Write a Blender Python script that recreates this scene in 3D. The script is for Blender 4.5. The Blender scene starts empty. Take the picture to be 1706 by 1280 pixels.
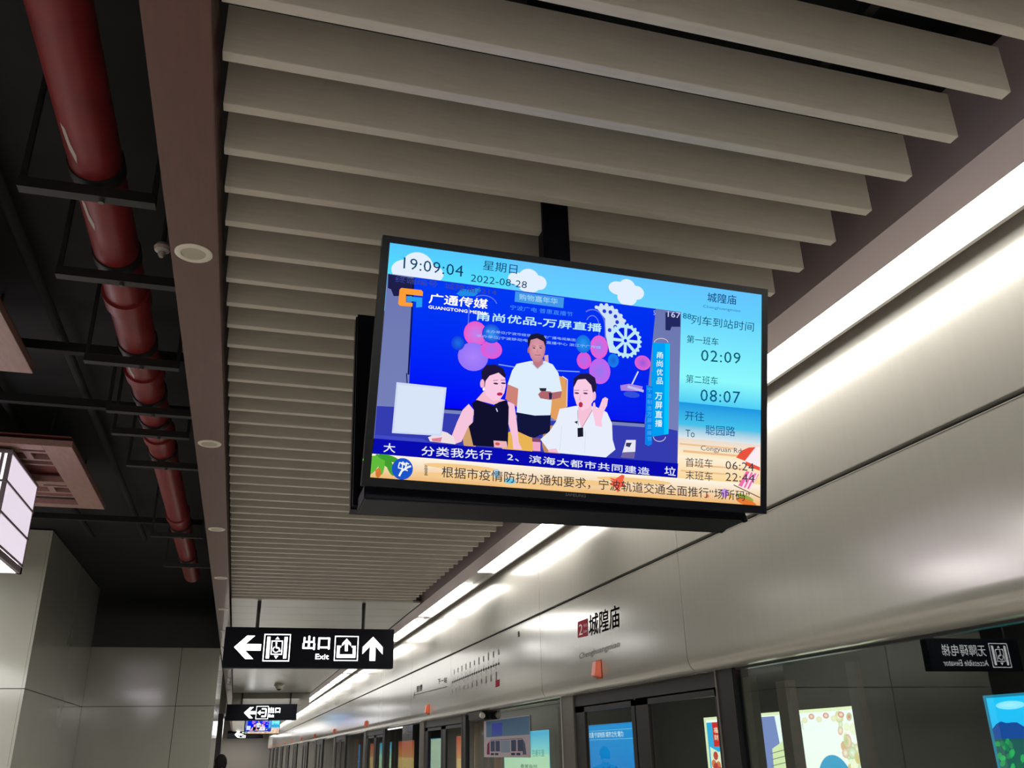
import bpy, bmesh, math, random
from mathutils import Vector, Matrix
R_ = math.radians
random.seed(7)
scn = bpy.context.scene
C = scn.collection
EYE = 1.6            # the camera stands 1.6 m above the platform floor; all shapes below use z measured from the eye
# ------------------------------------------------------------------ camera, world, light, exposure
ROT = Matrix(((0.96018933, -0.08941617, -0.26465296),
              (-0.27868426, -0.37198029, -0.8854184),
              (-0.01927496, 0.92392392, -0.38209039)))
FPX = 1471.015
cam = bpy.data.cameras.new('camera'); camo = bpy.data.objects.new('camera', cam); C.objects.link(camo)
cam.sensor_width = 36.0; cam.lens = FPX / 1706 * 36; cam.clip_start = 0.02; cam.clip_end = 300
camo.matrix_world = Matrix.Translation((0, 0, EYE)) @ ROT.to_4x4()
scn.camera = camo
w = bpy.data.worlds.new('world'); scn.world = w; w.use_nodes = True
w.node_tree.nodes['Background'].inputs[0].default_value = (0.55, 0.6, 0.7, 1)
w.node_tree.nodes['Background'].inputs[1].default_value = 0.03
scn.view_settings.view_transform = 'Standard'; scn.view_settings.look = 'None'
scn.view_settings.exposure = 0.0; scn.view_settings.gamma = 1.0; scn.view_settings.use_curve_mapping = False
STRIP_POWER = 14.0
def area(name, loc, rot, sx, sy, power, col=(1, 1, 1)):
    l = bpy.data.lights.new(name, 'AREA'); l.shape = 'RECTANGLE'; l.size = sx; l.size_y = sy; l.energy = power; l.color = col
    o = bpy.data.objects.new(name, l); C.objects.link(o); o.location = (loc[0], loc[1], loc[2] + EYE); o.rotation_euler = rot
    return o
# area lights added to brighten slats, columns and far end; no fixtures stand here
area('platform_fill', (-5.2, 1.0, 1.55), (0, 0, 0), 2.2, 9.0, 360, (1, 0.98, 0.95))  # added out of frame; its floor bounce brightens the slats
area('rear_fill', (1.0, -3.6, 1.55), (0, 0, 0), 2.0, 3.5, 330, (1, 0.97, 0.93))  # added behind the camera to lift the near slats
area('far_fill', (0.9, 22, 1.5), (0, 0, 0), 1.6, 14.0, 110, (1, 0.99, 0.96))  # added fill for the far platform, no fixture here
area('hall_fill', (-4.6, 9.6, 2.2), (0, 0, 0), 2.0, 2.0, 210, (1, 0.98, 0.97))  # added to brighten the column and cross wall
area('distant_fill', (-1.2, 48, 1.2), (0, 0, 0), 5.0, 26.0, 900, (1, 0.98, 0.95))  # added to lift the dark distant stretch and its doors
area('end_fill', (0.2, 72, 1.25), (0, 0, 0), 4.0, 9.0, 500, (1, 0.97, 0.93))  # added to brighten the end wall
area('middle_fill', (0.6, 11.9, 1.6), (0, 0, 0), 1.0, 1.4, 40, (1, 0.99, 0.96))  # added fill where the slats meet the flush panels

# ------------------------------------------------------------------ helpers
def lin(c):
    return tuple(((v / 255) / 12.92 if v / 255 <= .04045 else ((v / 255 + .055) / 1.055) ** 2.4) for v in c)
def ray(px, py):
    return (ROT @ Vector((px - 853, -(py - 640), -FPX))).normalized()
def on(px, py, axis, val):
    d = ray(px, py); return d * (val / d[axis])

MATS = {}
def mat(name, col, rough=.5, metal=0.0, emit=None, estr=1.0, noise=0.0, nscale=8.0, stretch=(1, 1, 1), coat=0.0, spec=.5, bump=0.0, lin_in=False, dirt=None):
    if name in MATS: return MATS[name]
    m = bpy.data.materials.new(name); m.use_nodes = True; nt = m.node_tree; b = nt.nodes['Principled BSDF']
    c = col if lin_in else lin(col)
    b.inputs['Base Color'].default_value = (*c, 1); b.inputs['Roughness'].default_value = rough
    b.inputs['Metallic'].default_value = metal; b.inputs['Specular IOR Level'].default_value = spec
    b.inputs['Coat Weight'].default_value = coat; b.inputs['Coat Roughness'].default_value = .08
    if emit is not None:
        b.inputs['Emission Color'].default_value = (*lin(emit), 1); b.inputs['Emission Strength'].default_value = estr
    if noise or bump:
        tc = nt.nodes.new('ShaderNodeTexCoord'); mp = nt.nodes.new('ShaderNodeMapping'); nz = nt.nodes.new('ShaderNodeTexNoise')
        mp.inputs['Scale'].default_value = stretch; nz.inputs['Scale'].default_value = nscale; nz.inputs['Detail'].default_value = 5
        nt.links.new(tc.outputs['Object'], mp.inputs[0]); nt.links.new(mp.outputs[0], nz.inputs['Vector'])
        if noise:
            cr = nt.nodes.new('ShaderNodeValToRGB'); cr.color_ramp.elements[0].position = .3; cr.color_ramp.elements[1].position = .72
            cr.color_ramp.elements[0].color = (*[x * (1 - noise) for x in c], 1)
            cr.color_ramp.elements[1].color = (*[min(1, x * (1 + noise)) for x in (dirt and lin(dirt) or c)], 1)
            nt.links.new(nz.outputs['Fac'], cr.inputs[0]); nt.links.new(cr.outputs[0], b.inputs['Base Color'])
        if bump:
            bp = nt.nodes.new('ShaderNodeBump'); bp.inputs['Strength'].default_value = bump; bp.inputs['Distance'].default_value = .004
            nt.links.new(nz.outputs['Fac'], bp.inputs['Height']); nt.links.new(bp.outputs[0], b.inputs['Normal'])
    MATS[name] = m; return m

def mat_emit_attr(name, strength):
    m = bpy.data.materials.new(name); m.use_nodes = True; nt = m.node_tree; nt.nodes.clear()
    o = nt.nodes.new('ShaderNodeOutputMaterial'); e = nt.nodes.new('ShaderNodeEmission'); a = nt.nodes.new('ShaderNodeVertexColor')
    a.layer_name = 'Col'; e.inputs[1].default_value = strength
    nt.links.new(a.outputs[0], e.inputs[0]); nt.links.new(e.outputs[0], o.inputs[0]); return m
def mat_print(name):
    m = bpy.data.materials.new(name); m.use_nodes = True; nt = m.node_tree; b = nt.nodes['Principled BSDF']
    a = nt.nodes.new('ShaderNodeVertexColor'); a.layer_name = 'Col'; b.inputs['Roughness'].default_value = .7; b.inputs['Specular IOR Level'].default_value = .15
    nt.links.new(a.outputs[0], b.inputs['Base Color']); return m
def mat_glass(name, tint, rough=.02, refl=1.0):
    m = bpy.data.materials.new(name); m.use_nodes = True; nt = m.node_tree; nt.nodes.clear()
    o = nt.nodes.new('ShaderNodeOutputMaterial'); t = nt.nodes.new('ShaderNodeBsdfTransparent'); g = nt.nodes.new('ShaderNodeBsdfGlossy')
    f = nt.nodes.new('ShaderNodeLayerWeight'); mx = nt.nodes.new('ShaderNodeMixShader')
    t.inputs[0].default_value = (*tint, 1); g.inputs['Roughness'].default_value = rough; g.inputs['Color'].default_value = (refl, refl, refl, 1)
    pw = nt.nodes.new('ShaderNodeMath'); pw.operation = 'POWER'; pw.inputs[1].default_value = 4.0
    ma = nt.nodes.new('ShaderNodeMath'); ma.operation = 'MULTIPLY_ADD'; ma.inputs[1].default_value = .9; ma.inputs[2].default_value = .045
    nt.links.new(f.outputs['Facing'], pw.inputs[0]); nt.links.new(pw.outputs[0], ma.inputs[0]); nt.links.new(ma.outputs[0], mx.inputs[0]); nt.links.new(t.outputs[0], mx.inputs[1]); nt.links.new(g.outputs[0], mx.inputs[2]); nt.links.new(mx.outputs[0], o.inputs[0])
    return m

ORD = ['first', 'second', 'third', 'fourth', 'fifth', 'sixth', 'seventh', 'eighth', 'ninth', 'tenth', 'eleventh', 'twelfth', 'thirteenth', 'fourteenth', 'fifteenth', 'sixteenth', 'seventeenth', 'eighteenth', 'nineteenth', 'twentieth', 'twenty-first', 'twenty-second']
LOC = {}     # object name -> matrix (eye-relative frame)
def origin(o): return LOC.get(o.name, Matrix())
def thing(name, loc=(0, 0, 0), rotz=0, label=None, cat=None, group=None, kind=None):
    o = bpy.data.objects.new(name, None); C.objects.link(o); o.empty_display_size = .1
    m = Matrix.Translation(loc) @ Matrix.Rotation(rotz, 4, 'Z'); LOC[o.name] = m
    o.matrix_world = Matrix.Translation((0, 0, EYE)) @ m
    tag(o, label, cat, group, kind); return o
def tag(o, label=None, cat=None, group=None, kind=None):
    if label: o['label'] = label
    if cat: o['category'] = cat
    if group: o['group'] = group
    if kind: o['kind'] = kind
    return o

class MB:
    def __init__(s): s.v = []; s.f = []; s.c = []; s.smooth = False
    def add(s, vs, fs, col=None):
        n = len(s.v); s.v += [Vector(v) for v in vs]
        for f in fs: s.f.append([i + n for i in f]); s.c.append([col[i] for i in f] if isinstance(col, list) else [col] * len(f))
        return s
    def box(s, x0, x1, y0, y1, z0, z1, M=None):
        vs = [Vector(p) for p in ((x0, y0, z0), (x1, y0, z0), (x1, y1, z0), (x0, y1, z0), (x0, y0, z1), (x1, y0, z1), (x1, y1, z1), (x0, y1, z1))]
        if M: vs = [M @ v for v in vs]
        return s.add(vs, [(0, 3, 2, 1), (4, 5, 6, 7), (0, 1, 5, 4), (1, 2, 6, 5), (2, 3, 7, 6), (3, 0, 4, 7)])
    def tube(s, p0, p1, r0, r1=None, n=16, caps=True):
        p0 = Vector(p0); p1 = Vector(p1); r1 = r0 if r1 is None else r1; d = (p1 - p0).normalized()
        a = d.orthogonal().normalized(); b = d.cross(a); vs = []
        for p, r in ((p0, r0), (p1, r1)):
            for i in range(n):
                t = 2 * math.pi * i / n; vs.append(p + (a * math.cos(t) + b * math.sin(t)) * r)
        fs = [(i, (i + 1) % n, n + (i + 1) % n, n + i) for i in range(n)]
        if caps: fs += [tuple(reversed(range(n))), tuple(range(n, 2 * n))]
        return s.add(vs, fs)
    def lathe(s, c, prof, n=32, axis='Z'):      # prof: (radius, height)
        c = Vector(c); vs = []
        for r, h in prof:
            for i in range(n):
                t = 2 * math.pi * i / n; vs.append(c + Vector((r * math.cos(t), r * math.sin(t), h)))
        fs = []
        for k in range(len(prof) - 1):
            for i in range(n): fs.append((k * n + i, k * n + (i + 1) % n, (k + 1) * n + (i + 1) % n, (k + 1) * n + i))
        fs += [tuple(range((len(prof) - 1) * n, len(prof) * n)), tuple(reversed(range(n)))]
        return s.add(vs, fs)
    def extrude_y(s, prof, y0, y1):             # prof: closed list of (x, z)
        n = len(prof); vs = [(x, y0, z) for x, z in prof] + [(x, y1, z) for x, z in prof]
        return s.add(vs, [(i, (i + 1) % n, n + (i + 1) % n, n + i) for i in range(n)] + [tuple(reversed(range(n))), tuple(range(n, 2 * n))])
    def build(s, name, material, parent=None, bevel=0, smooth=False, **kw):
        me = bpy.data.meshes.new(name)
        if parent is not None: o0 = origin(parent)
        else:
            xs = [v.x for v in s.v]; ys = [v.y for v in s.v]; zs = [v.z for v in s.v]
            o0 = Matrix.Translation(((min(xs) + max(xs)) / 2, (min(ys) + max(ys)) / 2, min(zs)))
        inv = o0.inverted()
        me.from_pydata([inv @ v for v in s.v], [], s.f)
        if any(c[0] is not None for c in s.c):
            at = me.color_attributes.new('Col', 'FLOAT_COLOR', 'CORNER'); k = 0; flat = []
            for cs in s.c:
                for c in cs: flat += [*(lin(c) if c else (1, 1, 1)), 1.0]
            at.data.foreach_set('color', flat)
        else:
            bm = bmesh.new(); bm.from_mesh(me)
            bmesh.ops.recalc_face_normals(bm, faces=bm.faces)
            if bevel: bmesh.ops.bevel(bm, geom=bm.edges[:], offset=bevel, segments=2, affect='EDGES', clamp_overlap=True)
            bm.to_mesh(me); bm.free()
        if smooth:
            for p in me.polygons: p.use_smooth = True
            try: me.set_sharp_from_angle(angle=R_(40))
            except Exception: pass
        me.materials.append(material)
        o = bpy.data.objects.new(name, me); C.objects.link(o)
        if parent is not None: o.parent = parent; LOC[o.name] = o0
        else: LOC[o.name] = o0; o.matrix_world = Matrix.Translation((0, 0, EYE)) @ o0
        tag(o, kw.get('label'), kw.get('cat'), kw.get('group'), kw.get('kind'))
        return o
def kids(o): return [c for c in o.children]
def copy_tree(o, loc=None, parent=None):
    c = o.copy(); C.objects.link(c)
    if parent is not None: c.parent = parent
    if loc is not None: c.location = (loc[0], loc[1], loc[2] + EYE)
    for ch in kids(o): copy_tree(ch, None, c)
    return c

_tx = {}
def glyphs(body, bold=0.0, space=1.0):
    k = (body, bold, space)
    if k not in _tx:
        cu = bpy.data.curves.new('t', 'FONT'); cu.body = body; cu.offset = bold; cu.resolution_u = 2; cu.space_character = space
        o = bpy.data.objects.new('t', cu); C.objects.link(o)
        me = bpy.data.meshes.new_from_object(o.evaluated_get(bpy.context.evaluated_depsgraph_get()))
        _tx[k] = ([(v.co.x, v.co.y) for v in me.vertices], [tuple(p.vertices) for p in me.polygons])
        bpy.data.objects.remove(o); bpy.data.curves.remove(cu); bpy.data.meshes.remove(me)
    return _tx[k]

class Board(MB):
    """flat artwork on a real plane: local x to the right, z up, facing local -y; each layer lies a hair in front of the last"""
    def __init__(s, M, eps=.00008):
        super().__init__(); s.M = M; s.eps = eps; s.lay = 1; s.n = (M.to_3x3() @ Vector((0, 1, 0))); s.o = M.translation; s.inv = M.inverted()
    def pix(s, x, y):
        d = ray(x, y); p = s.inv @ (d * (s.o.dot(s.n) / d.dot(s.n))); return (p.x, p.z)
    def put(s, pts, faces, col):
        n = len(s.v); e = s.lay * s.eps; s.v += [s.M @ Vector((a, -e, b)) for a, b in pts]
        for f in faces: s.f.append([i + n for i in f]); s.c.append([col[i] for i in f] if isinstance(col, list) else [col] * len(f))
        s.lay += 1
    def poly(s, pts, col): s.put(pts, [tuple(range(len(pts)))], col)
    def quad(s, x0, x1, z0, z1, col, col2=None):    # col top, col2 bottom
        s.put([(x0, z0), (x1, z0), (x1, z1), (x0, z1)], [(0, 1, 2, 3)], [col2 or col, col2 or col, col, col])
    def ell(s, c, rx, rz, col, n=28, col2=None, a0=0, a1=360, rot=0):
        cr, sr = math.cos(R_(rot)), math.sin(R_(rot)); pts = []
        full = abs(a1 - a0) >= 360
        for i in range(n if full else n + 1):
            t = R_(a0 + (a1 - a0) * i / n); x, z = rx * math.cos(t), rz * math.sin(t); pts.append((c[0] + x * cr - z * sr, c[1] + x * sr + z * cr))
        if col2: s.put([c] + pts, [(0, i + 1, (i + 1) % n + 1) for i in range(n)], [col2] + [col] * n)
        else: s.poly(pts, col)
    def line(s, pts, wd, col):
        for (a, b), (c, d) in zip(pts[:-1], pts[1:]):
            l = math.hypot(c - a, d - b) or 1; nx, nz = -(d - b) / l * wd / 2, (c - a) / l * wd / 2
            s.put([(a + nx, b + nz), (a - nx, b - nz), (c - nx, d - nz), (c + nx, d + nz)], [(0, 1, 2, 3)], col); s.lay -= 1
        s.lay += 1
    def ring(s, x0, x1, z0, z1, wd, col):
        s.line([(x0, z0), (x1, z0)], wd, col); s.line([(x1, z1), (x0, z1)], wd, col); s.line([(x0, z0 - wd / 2), (x0, z1 + wd / 2)], wd, col); s.line([(x1, z0 - wd / 2), (x1, z1 + wd / 2)], wd, col)
    def text(s, body, bl, br, tl, col, bold=0.0, space=1.0):
        vs, fs = glyphs(body, min(bold, 0), space)
        if not vs: return
        x0 = min(v[0] for v in vs); x1 = max(v[0] for v in vs); y0 = min(v[1] for v in vs); y1 = max(v[1] for v in vs)
        pts = []
        for x, y in vs:
            a = (x - x0) / (x1 - x0); b = (y - y0) / (y1 - y0)
            pts.append((bl[0] + a * (br[0] - bl[0]) + b * (tl[0] - bl[0]), bl[1] + a * (br[1] - bl[1]) + b * (tl[1] - bl[1])))
        s.put(pts, fs, col)
        if bold > 0:
            w_ = (math.hypot(tl[0] - bl[0], tl[1] - bl[1]) / (y1 - y0)) * bold
            for dx, dz in ((w_, 0), (-w_, 0), (0, w_), (0, -w_)):
                s.lay -= 1; s.put([(x + dx, z + dz) for x, z in pts], fs, col)
    def tb(s, body, x0, x1, z0, z1, col, bold=0.0, space=1.0): s.text(body, (x0, z0), (x1, z0), (x0, z1), col, bold, space)

# ------------------------------------------------------------------ materials
slatm = mat('slat_paint', (188, 182, 172), .45, noise=.05, nscale=30, stretch=(.3, 3, 3))
brown = mat('brown_laminate', (88, 52, 45), .38, noise=.12, nscale=14, stretch=(4, .5, 4), coat=.3)
purple = mat('brown_metal_soffit', (164, 150, 154), .35, metal=.2)
void = mat('black_painted_concrete', (13, 15, 19), .9, noise=.35, nscale=3)
redm = mat('red_pipe_paint', (116, 32, 35), .42, noise=.2, nscale=6, spec=.4)
blackst = mat('black_painted_steel', (19, 20, 22), .55, noise=.2, nscale=20)
greyst = mat('grey_galvanised_steel', (96, 98, 98), .4, metal=.6)
panelm = mat('enamel_panel', (190, 188, 182), .17, metal=.38, spec=.6, noise=.02, nscale=4, stretch=(8, 8, .5))
seamm = mat('dark_joint', (40, 36, 34), .7)
bezel = mat('black_plastic', (9, 11, 20), .3, spec=.2)
bezel2 = mat('matt_black_plastic', (9, 11, 22), .5, spec=.15)
strip = mat('strip_light_diffuser', (255, 255, 255), .5, emit=(255, 250, 240), estr=STRIP_POWER)
housing = mat('strip_light_housing', (170, 168, 164), .4, metal=.3)
steel = mat('brushed_steel', (134, 128, 122), .35, metal=.8, noise=.08, nscale=20, stretch=(6, 6, .3))
darkst = mat('dark_door_frame', (52, 52, 54), .35, metal=.5)
colm = mat('glazed_wall_panel', (168, 167, 156), .12, coat=.5, noise=.03, nscale=2)
floorm = mat('terrazzo_floor', (176, 170, 160), .25, noise=.12, nscale=60)
plas = mat('off_white_plastic', (214, 208, 196), .4)
lens = mat('downlight_lens', (176, 168, 152), .3)
lantp = mat('lantern_diffuser', (225, 215, 226), .5, emit=(236, 224, 240), estr=.85)
lantb = mat('lantern_bottom_diffuser', (255, 250, 255), .5, emit=(255, 248, 255), estr=13)
lantf = mat('lantern_frame', (134, 122, 128), .4)
grill = mat('pink_brown_lattice', (150, 116, 108), .5, noise=.12, nscale=12, stretch=(3, .6, 3))
grilb = mat('red_brown_backing', (120, 62, 58), .6)
orange = mat('orange_plastic', (214, 92, 50), .35)
EM = mat_emit_attr('screen_glow', 1.0)
EMP = mat_emit_attr('poster_glow', 1.9)
EMS = mat_emit_attr('sign_glow', 4.0)
PR = mat_print('printed_lettering')
glassm = mat_glass('platform_door_glass', (.72, .79, .77), 0.0)
signbox = mat('black_sign_box', (20, 24, 34), .5, spec=.15)
flatc = mat('white_metal_ceiling_panel', (166, 167, 160), .28, metal=.15)

# ------------------------------------------------------------------ setting: floor, ceilings, far walls
MB().box(-8, 2.6, -8, 78, -1.75, -1.6).build('floor', floorm, kind='structure')
MB().box(2.6, 5.6, -8, 78, -3.0, -2.9).build('trim_7', void, kind='structure', label='dark track bed behind the platform doors')
ceil = MB().box(-8, 2.6, -8, 78, 2.6, 2.75).build('ceiling', void, kind='structure')
MB().box(-8.2, -8, -8, 78, -1.6, 2.75).build('wall_left', colm, kind='structure')
MB().box(-8.2, 5.8, -8.2, -8, -3, 2.75).build('wall_back', colm, kind='structure')
MB().box(-8.2, 5.8, 78, 78.2, -3, 2.75).build('wall_front', mat('far_end_wall', (112, 108, 102), .5), kind='structure')
MB().box(5.62, 5.8, -8, 78, -3, 2.75).build('wall_tunnel', mat('tunnel_wall', (26, 30, 30), .8, noise=.2, nscale=2), kind='structure')
MB().box(2.6, 5.62, -8, 78, 2.6, 2.75).build('trim_8', void, kind='structure', label='black tunnel ceiling above the tracks')
# slats
sl = MB().box(-.188, 1.896, 0, .035, 1.65, 1.808).build('slat', slatm, ceil, bevel=.0012)
sl.location.y = 0
base_y = LOC[ceil.name].translation.y
S0 = -1.327
for k in range(0, 61):
    y = S0 + .2 * k
    o = sl if k == 0 else sl.copy()
    if k: C.objects.link(o)
    o.location.y = y
for x in (.25, 1.45): MB().box(x, x + .03, -1.5, 11.1, 1.815, 1.85).build('slat_rail', blackst, ceil)
# flush panels beyond the slats
for k in range(0, 30):
    y = 10.74 + k * .58
    MB().box(-.188, 2.0, y, y + .572, 1.652, 1.672).build('ceiling_panel', flatc, ceil)
MB().box(-.2, 2.0, 28.3, 28.4, 1.3, 1.66).build('trim_1', mat('grey_bulkhead', (150, 146, 138), .4), kind='structure', label='grey bulkhead face beyond the flush ceiling panels')
MB().box(-.2, 2.0, 28.41, 78, 1.3, 1.34).build('trim_2', flatc, kind='structure', label='lowered far ceiling beyond the bulkhead')
# brown beam with downlights
MB().box(-.364, -.206, -8, 77.9, 1.6, 1.76).build('trim_3', brown, bevel=.002, kind='structure', label='reddish brown boxed beam along the slatted ceiling')
# cove: soffit, housing, strip light segments
MB().box(2.02, 2.186, -8, 77.9, 1.65, 1.95).build('trim_4', purple, kind='structure', label='brown metal soffit beside the strip lights')
MB().box(2.186, 2.385, -8, 77.9, 1.68, 1.95).add([], []).box(2.365, 2.385, -8, 77.9, 1.645, 1.68).build('trim_5', housing, kind='structure', label='grey light trough holding the strip lights')
MB().box(2.386, 2.448, -8, 77.9, 1.70, 1.95).build('trim_6', brown, kind='structure', label='brown strip standing in for the gap reflection between light trough and wall panels')  # brown colour stands in for the gap mirrored in the wall panels
segs = [(-6, -3.7), (-3.6, -1.3), (-1.25, 1.0), (1.02, 3.28), (3.3, 5.58), (6.35, 8.68), (9.59, 11.88), (12.43, 14.77)]
y = 15.6
while y < 74: segs.append((y, y + 2.3)); y += 3.1
for i, (a, b) in enumerate(segs):
    o = MB().box(2.19, 2.362, a, b, 1.652, 1.678).build('strip_light', strip, bevel=.003)
    nm = {0: 'strip light above the wall, behind the camera, farthest back', 1: 'strip light above the wall, behind the camera, middle one', 2: 'strip light above the wall, just out of frame at the right', 3: 'nearest bright strip light, running past the right edge of the picture',
          4: 'bright strip light partly hidden behind the large hanging display', 5: 'bright strip light just below the large hanging display'}.get(i, '%s strip light along the wall beyond the one below the display' % ORD[min(i - 6, len(ORD) - 1)])
    tag(o, nm, 'strip light', 'strip lights along the platform wall')

# ------------------------------------------------------------------ right wall: enamel panels in two rows
wr = thing('wall_right', (2.45, 0, -1.6), kind='structure')
MB().box(2.50, 2.60, -8, 78, .42, 2.6).build('backing', seamm, wr)
per = 6.25
edges = []
k = -2
while 4.8 + per * k < 76:
    edges += [4.8 + per * k, 7.5 + per * k]; k += 1
lowprof = [(2.45, 1.075), (2.45, .50), (2.452, .465), (2.458, .438), (2.468, .415), (2.485, .398), (2.51, .388), (2.575, .386), (2.575, .41), (2.51, .42), (2.49, .45), (2.49, 1.075)]
for a, b in zip(edges[:-1], edges[1:]):
    MB().box(2.45, 2.49, a + .004, b - .004, 1.097, 1.70).build('upper_panel', panelm, wr, bevel=.002)
    MB().extrude_y(lowprof, a + .004, b - .004).build('lower_panel', panelm, wr, smooth=True)
MB().box(2.4485, 2.456, -8, 78, 1.072, 1.0755).build('bright_edge', housing, wr)

# writing on the wall panels (faces the platform)
FM = Matrix.Translation((2.4485, 6.0, 0)) @ Matrix.Rotation(R_(-90), 4, 'Z')
dk = (34, 34, 36); md = (96, 96, 96); rd = (150, 32, 58)
def station_sign(dy, label):
    t = thing('station_name_lettering', (2.4485, 6.15 + dy, .75), label=label, cat='lettering', group='station names on the wall panels')
    b = Board(Matrix.Translation((0, dy, 0)) @ FM, .0001)
    b0 = Board(FM); P = b0.pix
    b.poly([P(962.4, 1036.5), P(979.3, 1030.4), P(979.3, 1059.7), P(962.4, 1063.2)], rd)
    b.text('2', P(964.5, 1059), P(970.5, 1057.5), P(964.5, 1041), (240, 225, 228))
    b.text('号线', P(972, 1046), P(978, 1044), P(972, 1040.5), (225, 190, 198)); b.text('Line', P(972, 1055), P(978, 1053.3), P(972, 1050), (225, 190, 198))
    b.build('line_badge', PR, t)
    b2 = Board(b.M, .0001); b2.text('城隍庙', P(981.2, 1060.9), P(1032, 1044.6), P(981.2, 1025.7), dk, .012); b2.build('station_name', PR, t)
    b3 = Board(b.M, .0001); b3.text('Chenghuangmiao', P(965, 1102), P(1032.7, 1081), P(965, 1089), md); b3.build('station_name_latin', PR, t)
    return t
station_sign(0, 'large black station name with dark red line badge on the right wall panel')
t = thing('route_map', (2.4485, 10, .75), label='black route line map with station dots and one red square on the far wall panel', cat='map')
b = Board(FM, .0001); P = b.pix
L0, L1 = P(753.5, 1137), P(831, 1106)
b.line([L0, L1], .006, dk)
for i in range(22):
    f = i / 21; x = L0[0] + f * (L1[0] - L0[0]); z = L0[1] + f * (L1[1] - L0[1])
    b.ell((x, z), .017, .017, dk, n=10)
b.build('route_line', PR, t)
b = Board(FM, .0001)
for i in range(22):
    f = i / 21; x = L0[0] + f * (L1[0] - L0[0]); z = L0[1] + f * (L1[1] - L0[1]); s_ = 1 if i % 2 else -1
    hh = .05 + .03 * random.random()
    b.quad(x - .016, x + .012, z + s_ * .11 - hh / 2, z + s_ * .11 + hh / 2, (120, 118, 112)); b.lay -= 1
    b.line([(x - .01, z + s_ * .02), (x + .01, z + s_ * .05)], .006, dk)
b.build('station_marks', PR, t, kind='stuff')
b = Board(FM, .0001); b.poly([P(825.3, 1134.5), P(832.3, 1132), P(832.3, 1143.5), P(825.3, 1146)], rd); b.build('red_station_square', PR, t)
b = Board(FM, .0001); b.poly([P(862.5, 1053), P(865.3, 1051.5), P(866, 1061), P(863, 1062)], dk); b.build('direction_mark', PR, t)
t = thing('next_station_lettering', (2.4485, 12.3, .75), label='small black next-station lettering with an underline left of the route map', cat='lettering')
b = Board(FM, .0001)
b.text('下一站', P(729.5, 1140.5), P(744.5, 1137.5), P(729.5, 1131.5), dk, .02); b.text('鼓楼', P(694, 1154), P(703.5, 1151), P(694, 1143.5), dk, .02)
b.line([P(689.5, 1158.5), P(744.5, 1144.5)], .008, dk); b.line([P(689.5, 1164), P(691, 1153)], .03, dk); b.build('lettering', PR, t)

# ------------------------------------------------------------------ platform screen doors and fixed glazing
def pane(mb, y0, y1): return mb.box(2.586, 2.589, y0, y1, -1.5, .30)
k = -1; dn = 1; wn = 1
while 4.8 + per * k < 74:
    p0 = 4.8 + per * k
    d = thing('door_%d' % dn, (2.6, p0 + 1.25, -1.6), kind='structure'); dn += 1
    MB().box(2.575, 2.62, p0 - .11, p0 + 2.52, .29, .40).build('door_header', darkst, d)
    MB().box(2.56, 2.66, p0 - .30, p0 - .12, -1.6, .40).build('post', darkst, d, bevel=.004)
    MB().box(2.553, 2.559, p0 - .125, p0 - .11, -1.6, .39).build('post_edge', steel, d)
    MB().box(2.56, 2.66, p0 + 2.25, p0 + 2.52, -1.6, .40).build('post', steel, d, bevel=.004)
    MB().box(2.555, 2.561, p0 + 2.52, p0 + 2.545, -1.6, .39).build('post_edge', housing, d)
    for a, b_ in ((p0 - .11, p0 + 1.06), (p0 + 1.08, p0 + 2.245)):
        g = MB(); pane(g, a + .055, b_ - .195).build('glass_pane', glassm, d)
        f = MB().box(2.575, 2.605, a, a + .06, -1.55, .30).box(2.575, 2.605, b_ - (.2 if a > p0 + 1 else .2), b_, -1.55, .30).box(2.575, 2.605, a, b_, .255, .30).box(2.575, 2.605, a, b_, -1.55, -1.45)
        f.build('leaf_frame', darkst, d)
    w_ = thing('window_%d' % wn, (2.6, p0 + 4.3, -1.6), kind='structure'); wn += 1
    a, b_ = p0 + 2.55, p0 + per - .31
    MB().box(2.575, 2.62, a, b_, .375, .40).build('window_header', darkst, w_)
    g = MB().box(2.586, 2.589, a + .01, b_ - .01, -1.5, .375).build('glass_pane', glassm, w_)
    MB().box(2.596, 2.63, a + 2.4, a + 2.46, -1.6, .33).build('window_upright', darkst, w_)
    MB().box(2.596, 2.64, b_ - .10, b_ - .03, -1.6, .33).build('window_upright', mat('brown_grey_reflection', (120, 98, 84), .5), w_)  # upright standing in for a brown column reflection in the glass
    MB().box(2.70, 2.74, b_ - .30, b_ - .18, -1.6, .30).build('window_upright', mat('brown_grey_reflection', (120, 98, 84), .5), w_)  # second stand-in for the brown reflection, set behind the pane
    MB().box(2.575, 2.62, a, b_, -1.6, -1.5).build('window_sill', darkst, w_)
    k += 1
# orange lamps above each door
for i in range(-1, 11):
    y = 6.17 + per * i
    t = thing('door_lamp', (2.45, y, .513), cat='lamp', group='orange door lamps', label=
              {-1: 'orange door lamp on the wall panel outside the frame to the right', 0: 'nearest orange door lamp, below the station name lettering', 1: 'second orange door lamp, below the next-station lettering', 2: 'third orange door lamp along the wall', 3: 'fourth orange door lamp along the wall'}.get(i, 'tiny orange door lamp far down the wall, %s from the camera' % ORD[min(i, 20)]))
    M = Matrix.Translation((0, y, 0))
    MB().add([M @ Vector(p) for p in ((2.449, -.05, .455), (2.449, .05, .455), (2.449, .05, .57), (2.449, -.05, .57), (2.40, -.04, .47), (2.40, .04, .47), (2.415, .04, .565), (2.415, -.04, .565))],
             [(0, 1, 2, 3), (4, 5, 6, 7), (0, 1, 5, 4), (1, 2, 6, 5), (2, 3, 7, 6), (3, 0, 4, 7)]).build('lamp_cover', orange, t, bevel=.004)
    MB().box(2.4465, 2.4499, y - .056, y + .056, .448, .577).build('lamp_base', mat('dark_orange_plastic', (150, 58, 34), .5), t)

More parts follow.
